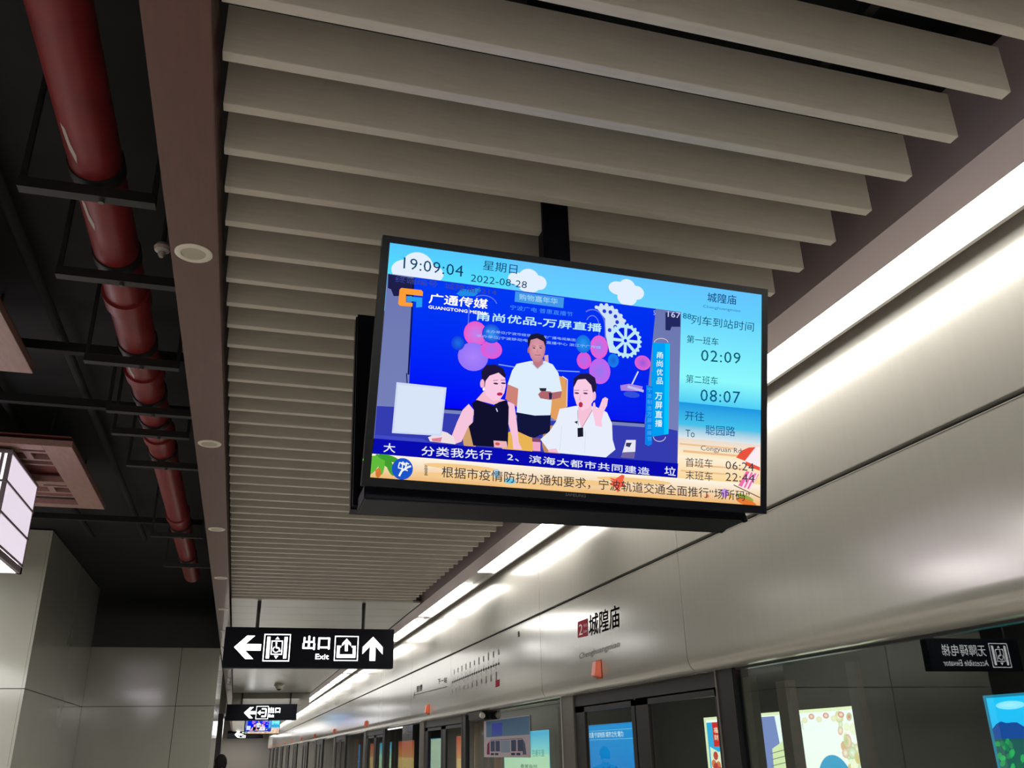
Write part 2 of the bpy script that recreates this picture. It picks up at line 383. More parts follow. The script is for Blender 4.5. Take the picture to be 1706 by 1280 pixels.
# ------------------------------------------------------------------ lightbox advertisements on the tunnel wall
def lightbox(y0, y1, zt, label, paint, frame=(236, 238, 190)):
    t = thing('lightbox_advertisement', (5.5, (y0 + y1) / 2, -1.4), label=label, cat='advertisement', group='lit advertisements across the track')
    MB().box(5.505, 5.6, y0, y1, -1.5, zt).build('box', darkst, t)
    M = Matrix.Translation((5.5, y1, 0)) @ Matrix.Rotation(R_(-90), 4, 'Z')    # local x runs from y1 (left) to y0 (right)
    b = Board(M, .0004); W_ = y1 - y0
    b.quad(0, W_, -1.5, zt, frame); paint(b, W_, zt)
    b.build('poster', EMP, t); return t
def ad_land(b, W_, zt):
    b.quad(.03, W_, -.2, zt - .02, (24, 190, 246), (40, 170, 240))
    random.seed(3)
    for x in (.25, .7, 1.5, 2.2): b.ell((x, zt - .08), .14, .03, (130, 220, 250), col2=(170, 235, 255))
    pts = [(.03, zt - .24)] + [(.03 + i * .05, zt - .225 + .022 * math.sin(i * .55) + .008 * (i % 3)) for i in range(1, 55)] + [(W_, -.2), (.03, -.2)]
    b.poly(pts, (20, 70, 150))
    b.quad(.03, W_, -.25, zt - .31, (30, 84, 84), (34, 96, 80))
    for i in range(420):
        x = .05 + random.random() * 2.8; z = zt - .33 - random.random() * .5; c = random.choice([(36, 150, 84), (44, 168, 92), (28, 118, 78), (50, 124, 84), (30, 100, 74)])
        b.ell((x, z), .032, .02, c, n=6, rot=random.random() * 90)
        if i % 8: b.lay -= 1
    b.quad(.03, W_, -1.5, zt - .8, (44, 120, 80), (40, 100, 80))
def ad_white(b, W_, zt):
    b.quad(.06, W_ - .06, -1.45, zt - .03, (255, 255, 250), (252, 252, 214))
    def X(y): return 10.48 - y
    # left part: banner, sky, flowers
    b.quad(.06, .95, -1.4, zt - .06, (40, 170, 226), (60, 170, 220))
    b.quad(.20, .36, -.02, zt - .06, (214, 36, 36)); b.tb('福', .23, .33, .13, .19, (255, 220, 190), .02); b.tb('财', .23, .33, .05, .11, (255, 220, 190), .02)
    b.poly([(.1, -.02), (.3, -.08), (.5, -.04), (.75, .05), (.95, -.02), (.95, -1.4), (.06, -1.4)], (236, 240, 210))
    random.seed(5)
    for i in range(26): b.ell((.15 + random.random() * .6, -.12 - random.random() * .5), .06, .05, random.choice([(206, 66, 50), (226, 120, 70), (70, 80, 50), (190, 60, 60)]), n=8)
    # tower strip
    b.poly([(1.34, zt - .04), (1.62, zt - .04), (1.85, -1.4), (1.4, -1.4)], (126, 138, 196))
    b.poly([(1.62, zt - .04), (1.78, zt - .04), (1.95, -1.4), (1.85, -1.4)], (250, 252, 250))
    b.poly([(1.5, -.05), (1.72, .02), (1.86, -1.4), (1.4, -1.4)], (226, 232, 176))
    for j in range(6): b.line([(1.45, -.1 - j * .06), (1.75, -.06 - j * .06)], .008, (120, 130, 120))
    b.poly([(1.74, zt - .06), (1.9, zt - .06), (1.98, -.2), (1.86, -.1)], (50, 180, 230))
    b.poly([(1.94, zt - .12), (2.0, zt - .10), (2.02, zt - .15)], (226, 60, 70)); b.tb('永德', 2.08, 2.14, zt - .19, zt - .10, (186, 186, 160))
    b.line([(2.02, zt - .2), (2.1, zt - .26)], .006, (130, 140, 190))
    # floral right corner
    for i in range(46):
        f = random.random(); x = W_ - .1 - random.random() * (.22 + .3 * max(0, .25 - f)); z = zt - .07 - f * .8; rr = .03 + .04 * random.random()
        c = random.choice([(240, 222, 170), (226, 200, 140), (236, 170, 150), (196, 204, 160), (250, 240, 204), (206, 214, 170)])
        b.ell((x, z), rr, rr * .8, c, n=9, col2=random.choice([(222, 120, 104), (250, 246, 220), (214, 190, 120)]), rot=random.random() * 90)
    for i in range(9): b.ell((W_ - .25 - i * .12, zt - .07 - .03 * (i % 2)), .05, .028, random.choice([(240, 170, 150), (240, 226, 180), (222, 120, 110)]), n=9, col2=(250, 236, 214))
    b.ell((2.58, -.36), .27, .25, (52, 156, 200), n=36)
def ad_blue(b, W_, zt):
    b.quad(.03, W_ - .03, -1.45, zt - .02, (20, 150, 226), (10, 90, 190))
    b.line([(.5, zt - .09), (3.0, zt - .09)], .006, (140, 210, 240)); b.tb('宁波轨道交通 宁波地铁 城市之光 魅力', .62, 2.5, zt - .19, zt - .11, (214, 236, 250), .02)
    b.line([(.5, zt - .22), (3.0, zt - .22)], .006, (140, 210, 240)); random.seed(9)
    for i in range(34):
        x = .7 + i * .065; h = .1 + .28 * random.random(); b.poly([(x, -.9), (x + .05, -.9), (x + .035, -.62 + h), (x + .015, -.62 + h)], random.choice([(30, 120, 210), (14, 70, 160), (60, 160, 230)])); b.lay -= 1
    b.lay += 1
    for i in range(10): b.ell((.6 + .04 * (i % 3), -.3 - .05 * i), .05, .04, random.choice([(230, 150, 160), (240, 220, 190), (220, 100, 110)]), n=8)
    b.tb('城市地铁', 1.9, 2.7, -.45, -.33, (235, 244, 250), .03)
def ad_cyan(b, W_, zt):
    b.quad(.03, W_ - .03, -.1, zt - .02, (16, 176, 232), (150, 226, 214)); b.quad(.03, W_ - .03, -1.45, -.1, (190, 230, 196), (226, 236, 180))
    b.tb('在春天里', 2.0, 2.75, -.14, -.02, (90, 160, 150), .02); b.tb('春意盎然', 1.2, 2.3, -.36, -.28, (86, 130, 110), .02)
def ad_red(b, W_, zt):
    b.quad(.03, W_ - .03, -.2, zt - .02, (210, 80, 60), (230, 150, 90)); b.quad(.03, W_ - .03, -1.45, -.2, (236, 190, 120), (220, 160, 90))
def ad_mix(b, W_, zt):
    b.quad(.03, W_ * .4, -1.45, zt - .02, (46, 110, 180), (30, 90, 130)); b.quad(W_ * .4, W_ - .03, -1.45, zt - .02, (214, 226, 200), (200, 216, 190))
lightbox(-6.25, -3.19, .31, 'lit advertisement across the track, out of view behind the camera', ad_blue)
lightbox(-1.70, 1.36, .31, 'lit advertisement across the track, out of view to the right', ad_red)
lightbox(2.85, 5.91, .31, 'lit landscape advertisement with blue sky over green trees at the right edge', ad_land, (30, 120, 150))
lightbox(7.42, 10.48, .31, 'lit white advertisement with flowers and a blue disc, behind the platform glass', ad_white)
lightbox(12.47, 15.53, .33, 'lit blue advertisement with a city skyline behind the glass', ad_blue, (30, 130, 200))
lightbox(16.5, 19.56, .315, 'lit cyan and cream advertisement partly hidden by the train diagram notice', ad_cyan, (60, 190, 226))
lightbox(21.05, 24.1, .33, 'lit red and orange advertisement further down the tunnel', ad_red, (226, 120, 80))
lightbox(25.6, 28.66, .33, 'lit blue and white advertisement seen as a narrow slit far down the tunnel', ad_mix, (70, 130, 170))
for i in range(4):
    lightbox(30.15 + 4.55 * i, 33.2 + 4.55 * i, .33, '%s lit advertisement beyond the blue and white one, far down the tunnel' % ['first', 'second', 'third', 'fourth'][i], [ad_red, ad_cyan, ad_red, ad_blue][i], (120, 110, 90))

# notice with train diagram stuck on the glass
t = thing('train_diagram_notice', (2.575, 9.13, -.1), label='white and blue notice with a train car diagram on the platform glass', cat='notice')
M = Matrix.Translation((2.5795, 9.13, 0)) @ Matrix.Rotation(R_(-90), 4, 'Z')
MB().box(2.5798, 2.5815, 8.29, 9.97, -.075, .285).build('sheet', mat('notice_sheet', (190, 176, 184), .5), t)
b = Board(M, .0002)
b.quad(-.74, .83, .12, .28, (84, 116, 150), (100, 134, 160)); b.quad(-.5, -.1, .13, .25, (74, 82, 200), (84, 100, 190))
b.quad(-.82, .83, -.07, .115, (190, 178, 186))
b.poly([(-.72, -.05), (-.6, -.05), (-.6, .08), (-.7, .05)], (126, 50, 78)); b.poly([(.72, -.05), (.6, -.05), (.6, .09), (.68, .05)], (92, 96, 118))
for x in (-.56, -.36, .22, .44): b.quad(x, x + .17, -.02, .08, (74, 84, 110))
b.quad(-.16, .18, -.03, .08, (140, 156, 176)); b.line([(-.56, .09), (.6, .09)], .006, (110, 116, 140))
for x in (-.55, -.38, .22, .4): b.quad(x, x + .13, -.055, -.035, (60, 62, 80))
b.build('print', PR, t)
# camera above the notice
t = thing('security_camera', (2.52, 9.9, .30), label='small black camera with a bright glint under the wall panel above the train diagram notice', cat='camera')
MB().box(2.50, 2.57, 9.75, 10.35, .30, .385).build('body', bezel, t, bevel=.006)
MB().tube((2.50, 9.74, .34), (2.50, 9.70, .33), .03, .026).build('lens', plas, t)  # off-white colour paints a bright highlight on the camera
# faintly glowing boards standing in for orange brown reflections in the glass
for y, lab in ((10.05, 'orange brown boards standing in for a reflection in the platform glass, left of the train diagram notice'), (22.6, 'smaller orange brown boards standing in for a reflection far down the glass')):
    t = thing('reflection_boards', (2.9, y + .5, -1.6), label=lab, cat='reflection stand-in', group='orange brown reflection boards')
    for j in range(5):
        MB().box(2.74 + .012 * (j % 2), 2.80, y + j * .2, y + j * .2 + .185, -1.6, .29).build('board', [mat('orange_glow_board', (196, 116, 62), .45, emit=(150, 84, 44), estr=.12), mat('brown_glow_board', (150, 92, 62), .5, emit=(120, 72, 48), estr=.1)][j % 2], t)

# ------------------------------------------------------------------ hanging signs
WH = (255, 255, 255)
def arrow_left(b, x, z, s_): # tip at x
    b.poly([(x, z), (x + .52 * s_, z + .5 * s_), (x + .86 * s_, z + .5 * s_), (x + .48 * s_, z + .14 * s_), (x + 1.15 * s_, z + .14 * s_), (x + 1.15 * s_, z - .14 * s_), (x + .48 * s_, z - .14 * s_), (x + .86 * s_, z - .5 * s_), (x + .52 * s_, z - .5 * s_)], WH)
def arrow_up(b, x, z, s_):
    b.poly([(x, z + .6 * s_), (x + .5 * s_, z + .1 * s_), (x + .5 * s_, z - .24 * s_), (x + .14 * s_, z + .14 * s_), (x + .14 * s_, z - .55 * s_), (x - .14 * s_, z - .55 * s_), (x - .14 * s_, z + .14 * s_), (x - .5 * s_, z - .24 * s_), (x - .5 * s_, z + .1 * s_)], WH)
def lift_icon(b, x, z, h, col=WH): # centre, full height
    s_ = h / 2; b.ring(x - .98 * s_, x + .98 * s_, z - s_, z + s_, .07 * s_, col)
    for q in (-.66, .66): b.quad(x + (q - .12) * s_, x + (q + .12) * s_, z - .82 * s_, z + .82 * s_, col)
    b.ring(x - .4 * s_, x + .4 * s_, z - .5 * s_, z + .5 * s_, .07 * s_, col)
    b.poly([(x, z + .84 * s_), (x + .16 * s_, z + .62 * s_), (x - .16 * s_, z + .62 * s_)], col); b.poly([(x, z - .84 * s_), (x - .16 * s_, z - .62 * s_), (x + .16 * s_, z - .62 * s_)], col)
    b.ell((x - .06 * s_, z + .34 * s_), .07 * s_, .07 * s_, col, n=12)
    b.line([(x - .06 * s_, z + .24 * s_), (x - .04 * s_, z - .02 * s_), (x + .16 * s_, z - .02 * s_), (x + .26 * s_, z - .3 * s_)], .1 * s_, col)
    b.line([(x - .05 * s_ + .22 * s_ * math.cos(R_(a)), z - .14 * s_ + .22 * s_ * math.sin(R_(a))) for a in range(120, 345, 15)], .06 * s_, col)
def exit_icon(b, x, z, h, left=False):
    s_ = h / 2; b.ring(x - .98 * s_, x + .98 * s_, z - s_, z + s_, .07 * s_, WH)
    if left:
        b.line([(x - .1 * s_, z + .6 * s_), (x + .6 * s_, z + .6 * s_), (x + .6 * s_, z - .6 * s_), (x - .1 * s_, z - .6 * s_)], .22 * s_, WH)
        b.poly([(x - .8 * s_, z), (x - .3 * s_, z + .4 * s_), (x - .3 * s_, z + .12 * s_), (x + .3 * s_, z + .12 * s_), (x + .3 * s_, z - .12 * s_), (x - .3 * s_, z - .12 * s_), (x - .3 * s_, z - .4 * s_)], WH)
    else:
        b.poly([(x - .8 * s_, z + .22 * s_), (x - .45 * s_, z + .22 * s_), (x - .45 * s_, z + .08 * s_), (x - .56 * s_, z + .08 * s_), (x - .56 * s_, z - .5 * s_), (x + .56 * s_, z - .5 * s_), (x + .56 * s_, z + .08 * s_), (x + .45 * s_, z + .08 * s_), (x + .45 * s_, z + .22 * s_), (x + .8 * s_, z + .22 * s_), (x + .8 * s_, z - .78 * s_), (x - .8 * s_, z - .78 * s_)], WH)
        b.poly([(x, z + .82 * s_), (x + .38 * s_, z + .4 * s_), (x + .38 * s_, z + .2 * s_), (x + .12 * s_, z + .42 * s_), (x + .12 * s_, z - .22 * s_), (x - .12 * s_, z - .22 * s_), (x - .12 * s_, z + .42 * s_), (x - .38 * s_, z + .2 * s_), (x - .38 * s_, z + .4 * s_)], WH)
def hanging_sign(x0, x1, y, label, paint, rods=(.18, .81), top=1.66):
    t = thing('hanging_sign', ((x0 + x1) / 2, y, .9), label=label, cat='sign', group='black hanging signs')
    MB().box(x0, x1, y, y + .13, .9, 1.345).build('sign_box', signbox, t, bevel=.004)
    MB().box(x0 + .015, x1 - .015, y - .003, y + .001, .915, 1.33).build('face', bezel2, t)
    for r in rods:
        x = x0 + r * (x1 - x0); MB().tube((x, y + .065, 1.34), (x, y + .065, top), .022, n=12).build('hanging_rod', blackst, t)
    b = Board(Matrix.Translation((0, y - .0035, 0)), .0003); paint(b); b.build('lettering', EMS, t)
    return t
def s1(b):
    P = lambda x, y: b.pix(340 + x / 4.267, 980 + y / 4.267)
    a = P(213, 420); arrow_left(b, a[0], a[1], .255)
    a = P(517, 424); lift_icon(b, a[0], a[1], .29)
    a, c = P(700, 437), P(895, 344); b.tb('出口', a[0], c[0], a[1], c[1], WH, .022)
    a, c = P(790, 513), P(887, 470); b.tb('Exit', a[0], c[0], a[1] + .01, c[1], WH, .012)
    a = P(1011, 430); exit_icon(b, a[0], a[1], .27)
    a = P(1198, 436); arrow_up(b, a[0], a[1], .235)
hanging_sign(-.22, 1.70, 10.8, 'nearest black hanging exit sign with lit white arrows and accessible lift symbol', s1)
def s2(b):
    P = lambda x, y: b.pix(340 + x / 9.14, 1140 + y / 9.14)
    a = P(608, 438); arrow_left(b, a[0], a[1], .30)
    a = P(885, 436); exit_icon(b, a[0], a[1], .34, True)
    a, c = P(985, 440), P(1160, 358); b.tb('出口', a[0], c[0], a[1], c[1], WH, .04)
    a, c = P(985, 505), P(1065, 462); b.tb('Exit', a[0], c[0], a[1], c[1], WH, .03)
hanging_sign(-.33, 1.65, 28.2, 'second black hanging exit sign with a left arrow, just above the far screen', s2, (.21, .9), 1.66)
def s3(b):
    P = lambda x, y: b.pix(340 + x / 9.14, 1140 + y / 9.14)
    a = P(465, 770); arrow_left(b, a[0], a[1], .34)
    a = P(585, 770); exit_icon(b, a[0], a[1], .36, True); b.tb('出口', a[0] + .3, a[0] + .8, a[1], a[1] + .2, WH, .04)
hanging_sign(-.5, 1.6, 60, 'farthest tiny black hanging exit sign left of the far screen', s3, (.2, .8), 1.31)
def s4(b):
    lift_icon(b, -5.33, 1.115, .33)
    b.tb('无障碍电梯', -5.09, -4.33, 1.10, 1.26, WH); b.tb('Accessible Elevator', -5.09, -4.31, .965, 1.05, WH)
hanging_sign(-5.7, -4.1, 10.8, 'black hanging accessible elevator sign seen only mirrored in the platform glass at lower right', s4, (.1, .9), 2.61)

# ------------------------------------------------------------------ brown lattice ceiling panels and lantern
def lattice(loc, label):
    x1, y0 = loc[0], loc[1]; L, W_ = 1.92, 1.85; z0, z1 = loc[2], loc[2] + .05; x0 = x1 - W_
    t = thing('lattice_ceiling_panel', (x1, y0, z0), label=label, cat='ceiling panel', group='brown lattice ceiling panels')
    for nm, q in (('outer_frame', (x1 - .21, x1, y0, y0 + L)), ('outer_frame', (x0, x0 + .21, y0, y0 + L)), ('outer_frame', (x0 + .21, x1 - .21, y0, y0 + .13)), ('outer_frame', (x0 + .21, x1 - .21, y0 + L - .13, y0 + L)), ('cross_bar', (x0 + .21, x1 - .21, y0 + 1.02, y0 + 1.12))):
        MB().box(q[0], q[1], q[2], q[3], z0, z1).build(nm, grill, t, bevel=.002)
    for yy in (y0 + .13, y0 + 1.12):
        a = x1 - .21; D = [(a - 1.43, a, yy + .06, yy + .10), (a - 1.43, a, yy + .26, yy + .30), (a - .52, a - .46, yy + .10, yy + .26), (a - .95, a - .88, yy, yy + .26), (a - .25, a - .19, yy, yy + .06), (a - .17, a - .12, yy + .10, yy + .26), (a - 1.43, a, yy + .40, yy + .43)]
        for q in D: MB().box(q[0], q[1], q[2], q[3], z0 + .005, z1 - .005).build('lattice_bar', grill, t)
    MB().box(x0 + .02, x1 - .02, y0 + .02, y0 + L - .02, z1 + .03, z1 + .04).build('backing_board', grilb, t)
    for xx in (x0 + .2, x1 - .2):
        for yy in (y0 + .2, y0 + L - .2): MB().tube((xx, yy, z1 + .03), (xx, yy, 2.6), .008, n=8).build('hanging_rod', blackst, t)
    return t
la = lattice((-1.39, 7.04, 2.18), 'brown lattice ceiling panel above the glowing square lantern')
MB().lathe((-2.1, 8.0, 2.172), [(.02, 0), (.03, .003), (.03, .006)], 12).build('green_indicator', mat('green_lamp', (40, 150, 100), .4, emit=(30, 130, 90), estr=.6), la)
copy_tree(la, (-1.39, 3.66, 2.18))['label'] = 'brown lattice ceiling panel, nearer one, of which one corner shows at the left edge'
t = thing('square_lantern', (-2.29, 7.6, 1.40), label='white glowing square lantern with dark grid hanging at the left edge', cat='lantern')
X0, X1, Y0, Y1 = -2.78, -1.80, 7.10, 8.08
zs = [1.46, 1.68, 1.91, 2.13]
for a, b_ in zip(zs[:-1], zs[1:]):
    MB().box(X1 - .012, X1 - .004, Y0 + .02, Y1 - .02, a, b_).build('side_panel', lantp, t)
    MB().box(X0 + .004, X0 + .012, Y0 + .02, Y1 - .02, a, b_).build('side_panel', lantp, t)
    MB().box(X0 + .02, X1 - .02, Y0 + .02, Y0 + .028, a, b_).build('side_panel', mat('lantern_front_glow', (255, 250, 255), .5, emit=(255, 244, 255), estr=1.3), t)
    MB().box(X0 + .02, X1 - .02, Y1 - .02, Y1 - .012, a, b_).build('side_panel', lantp, t)
for z in zs:
    MB().box(X1 - .006, X1 + .004, Y0, Y1, z - .008, z + .008).box(X0 - .004, X0 + .006, Y0, Y1, z - .008, z + .008).box(X0, X1, Y0 - .004, Y0 + .006, z - .008, z + .008).build('frame_rail', lantf, t)
for xx in (X0, X1 - .03):
    for yy in (Y0, Y1 - .02): MB().box(xx, xx + .03, yy, yy + .02, 1.40, 2.14).build('corner_post', lantf, t)
for j in range(14):
    x = X0 + .05 + j * .066; MB().box(x, x + .02, Y0 + .002, Y0 + .016, 1.46, 2.13).build('front_bar', lantf, t)
MB().box(X0, X1, Y0, Y0 + .05, 1.395, 1.445).box(X0, X1, Y1 - .05, Y1, 1.395, 1.445).box(X0, X0 + .05, Y0, Y1, 1.395, 1.445).box(X1 - .03, X1, Y0, Y1, 1.395, 1.445).build('bottom_rim', lantf, t)
MB().box(X0 + .05, X1 - .03, Y0 + .05, Y1 - .05, 1.398, 1.41).build('bottom_diffuser', lantb, t)
MB().box(X0, X1, Y0, Y1, 2.135, 2.15).build('top_plate', lantf, t)
MB().tube((-2.29, 7.6, 2.15), (-2.29, 7.6, 2.6), .015, n=10).build('hanging_rod', blackst, t)
ll = bpy.data.lights.new('lantern_glow', 'POINT'); ll.energy = 8; ll.shadow_soft_size = .3; ll.color = (1, .9, 1)
lo = bpy.data.objects.new('lantern_glow', ll); C.objects.link(lo); lo.location = (-2.2, 6.7, 1.2 + EYE)

# ------------------------------------------------------------------ glazed column and cross wall on the left
t = thing('column', (-4.2, 13.95, -1.6), label='large square column clad in glossy grey panels at the left edge', cat='column')
MB().box(-6.0, -2.40, 11.83, 16.05, -1.6, 2.58).build('core', seamm, t)
for a, b_ in ((-1.6, .742), (.75, 2.58)):
    MB().box(-2.40, -2.37, 11.8, 16.1, a, b_).build('side_panel', colm, t, bevel=.002)
    for x0, x1 in ((-4.18, -2.401), (-6.0, -4.19)): MB().box(x0, x1, 11.8, 11.83, a, b_).build('front_panel', colm, t, bevel=.002)
t = thing('cross_wall', (-1.4, 16.2, -1.6), label='grey panelled cross wall between the large column and the hanging exit sign', cat='wall')
MB().box(-2.369, -.40, 16.14, 20, -1.6, 1.64).build('core', seamm, t)
for a, b_ in ((-1.6, .742), (.75, 1.655)):
    for x0, x1 in ((-2.369, -.985), (-.977, -.375)): MB().box(x0, x1, 16.1, 16.135, a, b_).build('wall_panel', colm, t, bevel=.002)
    MB().box(-.398, -.375, 16.14, 20, a, b_).build('wall_panel', colm, t, bevel=.002)
t = thing('distant_column', (-.9, 32, -1.6), label='dark distant column between the cross wall and the far screen', cat='column')
MB().box(-1.6, -.42, 31, 33, -1.6, 1.2).build('shaft', mat('dark_column', (70, 70, 72), .3, coat=.4), t)
MB().box(-1.65, -.38, 30.95, 33.05, 1.2, 2.58).build('capital', colm, t)

# ------------------------------------------------------------------ red pipe and hangers, conduits
t = thing('red_pipe', (-.74, 8, 2.1), label='thick red painted fire pipe running under the black ceiling', cat='pipe')
MB().tube((-.74, -3, 2.2), (-.74, 12.4, 2.2), .1, n=40, caps=True).build('pipe_run', redm, t, smooth=True)
for y in (4.35, 5.35, 6.55, 9.0): MB().tube((-.74, y, 2.2), (-.74, y + .12, 2.2), .115, n=40).build('coupling', redm, t, smooth=True)
random.seed(2)
for (y, s_) in ((2.93, .05), (3.42, .06), (5.12, .04)):
    MB().add([(-.74 + .1015 * math.sin(a) - .0, y + dy, 2.2 - .1015 * math.cos(a)) for a, dy in ((-.75, 0), (-.55, .02), (-.5, .10), (-.35, .16), (-.42, .22), (-.62, .15), (-.72, .06))], [tuple(range(7))]).build('paint_chip', mat('bare_white_patch', (170, 160, 158), .7), t)
ord_ = ['nearest', 'second', 'third', 'fourth', 'fifth', 'sixth', 'seventh', 'eighth']
for i, y in enumerate((3.25, 3.95, 4.95, 5.75, 6.2, 6.95, 9.4, 11.0)):
    h = thing('pipe_hanger', (-.74, y, 2.05), label='black steel hanger bar under the red pipe, %s from the camera' % ord_[i], cat='hanger', group='hangers under the red pipe')
    x0 = -1.0 if i % 2 == 0 else -.98; x1 = -.42 if i % 2 else -.50
    MB().box(x0, x1, y, y + .05, 2.04, 2.085).build('bar', blackst, h)
    for xa in (x0, x1 - .02): MB().box(xa, xa + .02, y + .015, y + .035, 2.085, 2.6).build('rod', blackst, h)
    cl = MB(); n_ = 28
    cl.add([(-.74 + rr * math.cos(2 * math.pi * q / n_), y + dy, 2.2 + rr * math.sin(2 * math.pi * q / n_)) for rr, dy in ((.101, -.01), (.108, -.01), (.108, .06), (.101, .06)) for q in range(n_)], [(a_ * n_ + q, a_ * n_ + (q + 1) % n_, ((a_ + 1) % 4) * n_ + (q + 1) % n_, ((a_ + 1) % 4) * n_ + q) for a_ in range(4) for q in range(n_)])
    cl.build('clamp', blackst, h, smooth=True)
    MB().lathe((-.70, y + .025, 2.025), [(.012, 0), (.012, .016)], 6).build('bolt', greyst, h)
for i, (x, z) in enumerate(((-1.3, 2.5), (-1.9, 2.5), (-3.0, 2.5))):
    tag(MB().tube((x, -3, z), (x, 11.7, z), .03, n=12).build('conduit', void), '%s thin black conduit left of the red pipe under the dark ceiling' % ['first', 'second', 'third'][i], 'conduit', 'black ceiling conduits')
for i, y in enumerate((5.6, 6.6, 10.2)):
    o = MB().box(-4.5, -.42, y, y + .06, 2.36, 2.42).build('cable_tray', void); tag(o, '%s thin dark cross tray over the lattice panels under the black ceiling' % ord_[i], 'cable tray', 'dark cross trays')
# sprinkler / detector beside the beam
d_ = on(270, 418, 2, 1.95)
t = thing('sprinkler_head', (d_.x, d_.y, d_.z), label='small grey sprinkler head beside the brown beam', cat='sprinkler')
MB().lathe((d_.x, d_.y, d_.z), [(.008, -.03), (.014, -.02), (.016, -.008), (.03, 0), (.034, .015), (.026, .03), (.012, .035)], 20).build('head', mat('dull_metal', (150, 140, 136), .4), t, smooth=True)
MB().tube((d_.x, d_.y, d_.z + .03), (d_.x, d_.y, 2.6), .012, n=10).build('drop_pipe', blackst, t)

# ------------------------------------------------------------------ downlights in the beam
dl = thing('downlight', (-.288, 2.83, 1.6), label='nearest round white downlight recessed in the brown beam', cat='downlight', group='downlights in the brown beam')
MB().lathe((-.288, 2.83, 1.6), [(.041, -.001), (.043, -.006), (.058, -.006), (.0625, -.003), (.0625, .004), (.041, .004)], 40).build('trim_ring', plas, dl, smooth=True)
MB().lathe((-.288, 2.83, 1.6), [(.0405, -.002), (.0405, .002)], 40).build('lens', lens, dl)
for i in range(1, 12):
    c = copy_tree(dl, (-.288 + .003 * min(i, 4), 2.83 + 2.1 * i, 1.6)); c['label'] = ('%s round downlight in the brown beam, counted away from the camera' % ['second', 'third', 'fourth', 'fifth'][i - 1]) if i < 5 else 'tiny far downlight in the brown beam, %s from the camera' % ORD[i]
# small camera dome at the flush ceiling
t = thing('dome_camera', (.95, 24.5, 1.55), label='small pale dome camera under the far flush ceiling', cat='camera')
MB().lathe((.95, 24.5, 1.64), [(.03, -.13), (.08, -.1), (.1, -.05), (.13, -.04), (.13, 0)], 20).build('housing', plas, t, smooth=True)
MB().lathe((.95, 24.5, 1.64), [(.02, -.145), (.05, -.13), (.06, -.11)], 16).build('dome', bezel, t, smooth=True)

# ------------------------------------------------------------------ hanging double display
def rotm(a, b, g): return Matrix.Rotation(a, 4, 'Z') @ Matrix.Rotation(b, 4, 'X') @ Matrix.Rotation(g, 4, 'Y')
TM = Matrix.Translation((0.90193683, 2.28943902, 1.02553347)) @ rotm(-0.01383506, 0.22804973, 0.01563142)
BM = Matrix.Translation((0.892, 2.70, 1.02)) @ rotm(math.pi, .2, 0)
SW, SH = 1.21, .6806
tv = thing('hanging_display', (.905, 2.485, .6), label='large double-sided display with lit train times and broadcast, hanging from a black pole', cat='display')
def display(M, front):
    w2, h2 = SW / 2, SH / 2
    o = MB()
    for q in ((-w2 - .022, -w2, -h2 - .024, h2 + .02), (w2, w2 + .02, -h2 - .024, h2 + .02), (-w2, w2, h2, h2 + .02), (-w2, w2, -h2 - .024, -h2)):
        o.box(q[0], q[1], -.006, .03, q[2], q[3], M)
    hs = MB().box(-w2 - .018, w2 + .016, .0, .05, -h2 - .02, h2 + .016, M).box(-w2 * .82, w2 * .82, .05, .075, -h2 * .8, h2 * .8, M).build('display_housing' if front else 'rear_display_housing', bezel2, tv)
    bz = o.build('bezel' if front else 'rear_bezel', bezel, tv)
    s_ = MB().box(-w2, w2, -.0015, .0005, -h2, h2, M).build('screen' if front else 'rear_screen', mat('screen_panel', (10, 10, 14), .2), tv)
    return bz, s_
bz, scrn = display(TM, True)
display(BM, False)
MB().box(.858, .952, 2.455, 2.515, .72, 2.6).build('pole', bezel2, tv, bevel=.003)
MB().box(.80, 1.01, 2.385, 2.455, .80, 1.25).build('mounting_bracket', bezel2, tv); MB().box(.80, 1.01, 2.515, 2.58, .80, 1.25).build('mounting_bracket', bezel2, tv)
MB().box(.285, 1.49, 2.425, 2.60, .655, .70).build('bottom_box', bezel2, tv, bevel=.004)
MB().box(.80, 1.01, 2.38, 2.59, 2.57, 2.6).build('ceiling_plate', blackst, tv)
b = Board(TM @ Matrix.Translation((0, -.0062, 0)), .0001); b.text('SAMSUNG', b.pix(942, 826.3), b.pix(975.5, 829), b.pix(942.3, 821.6), (120, 122, 130), .02); b.build('bezel_lettering', PR, bz)
# little port on the lower right end
MB().tube(TM @ Vector((.56, .02, -.375)), TM @ Vector((.56, .012, -.39)), .009).build('port', bezel, tv)

# ---- picture
def mk(name): return Board(TM @ Matrix.Translation((0, -.0016, 0)), .00003)
pic = mk('p')
def U(u, v): return ((u - .5) * SW, (.5 - v) * SH)
def vq(b, u0, u1, v0, v1, c0, c1=None): b.quad((u0 - .5) * SW, (u1 - .5) * SW, (.5 - v1) * SH, (.5 - v0) * SH, c0, c1)
def ZA(x, y): return pic.pix(580 + x / 4.489, 340 + y / 4.489)
def ZB(x, y): return pic.pix(940 + x / 4.489, 380 + y / 4.489)
def ZC(x, y): return pic.pix(580 + x / 4.489, 600 + y / 4.489)
def ZD(x, y): return pic.pix(920 + x / 4.489, 620 + y / 4.489)
def ZE(x, y): return pic.pix(740 + x / 7.527, 450 + y / 7.527)
def ZF(x, y): return pic.pix(740 + x / 5.331, 590 + y / 5.331)
def ZG(x, y): return pic.pix(960 + x / 8, 490 + y / 8)
def pz(Z, pts, col): pic.poly([Z(*p) for p in pts], col)
K = SW / 619 * 1.0   # metres per photo pixel, roughly
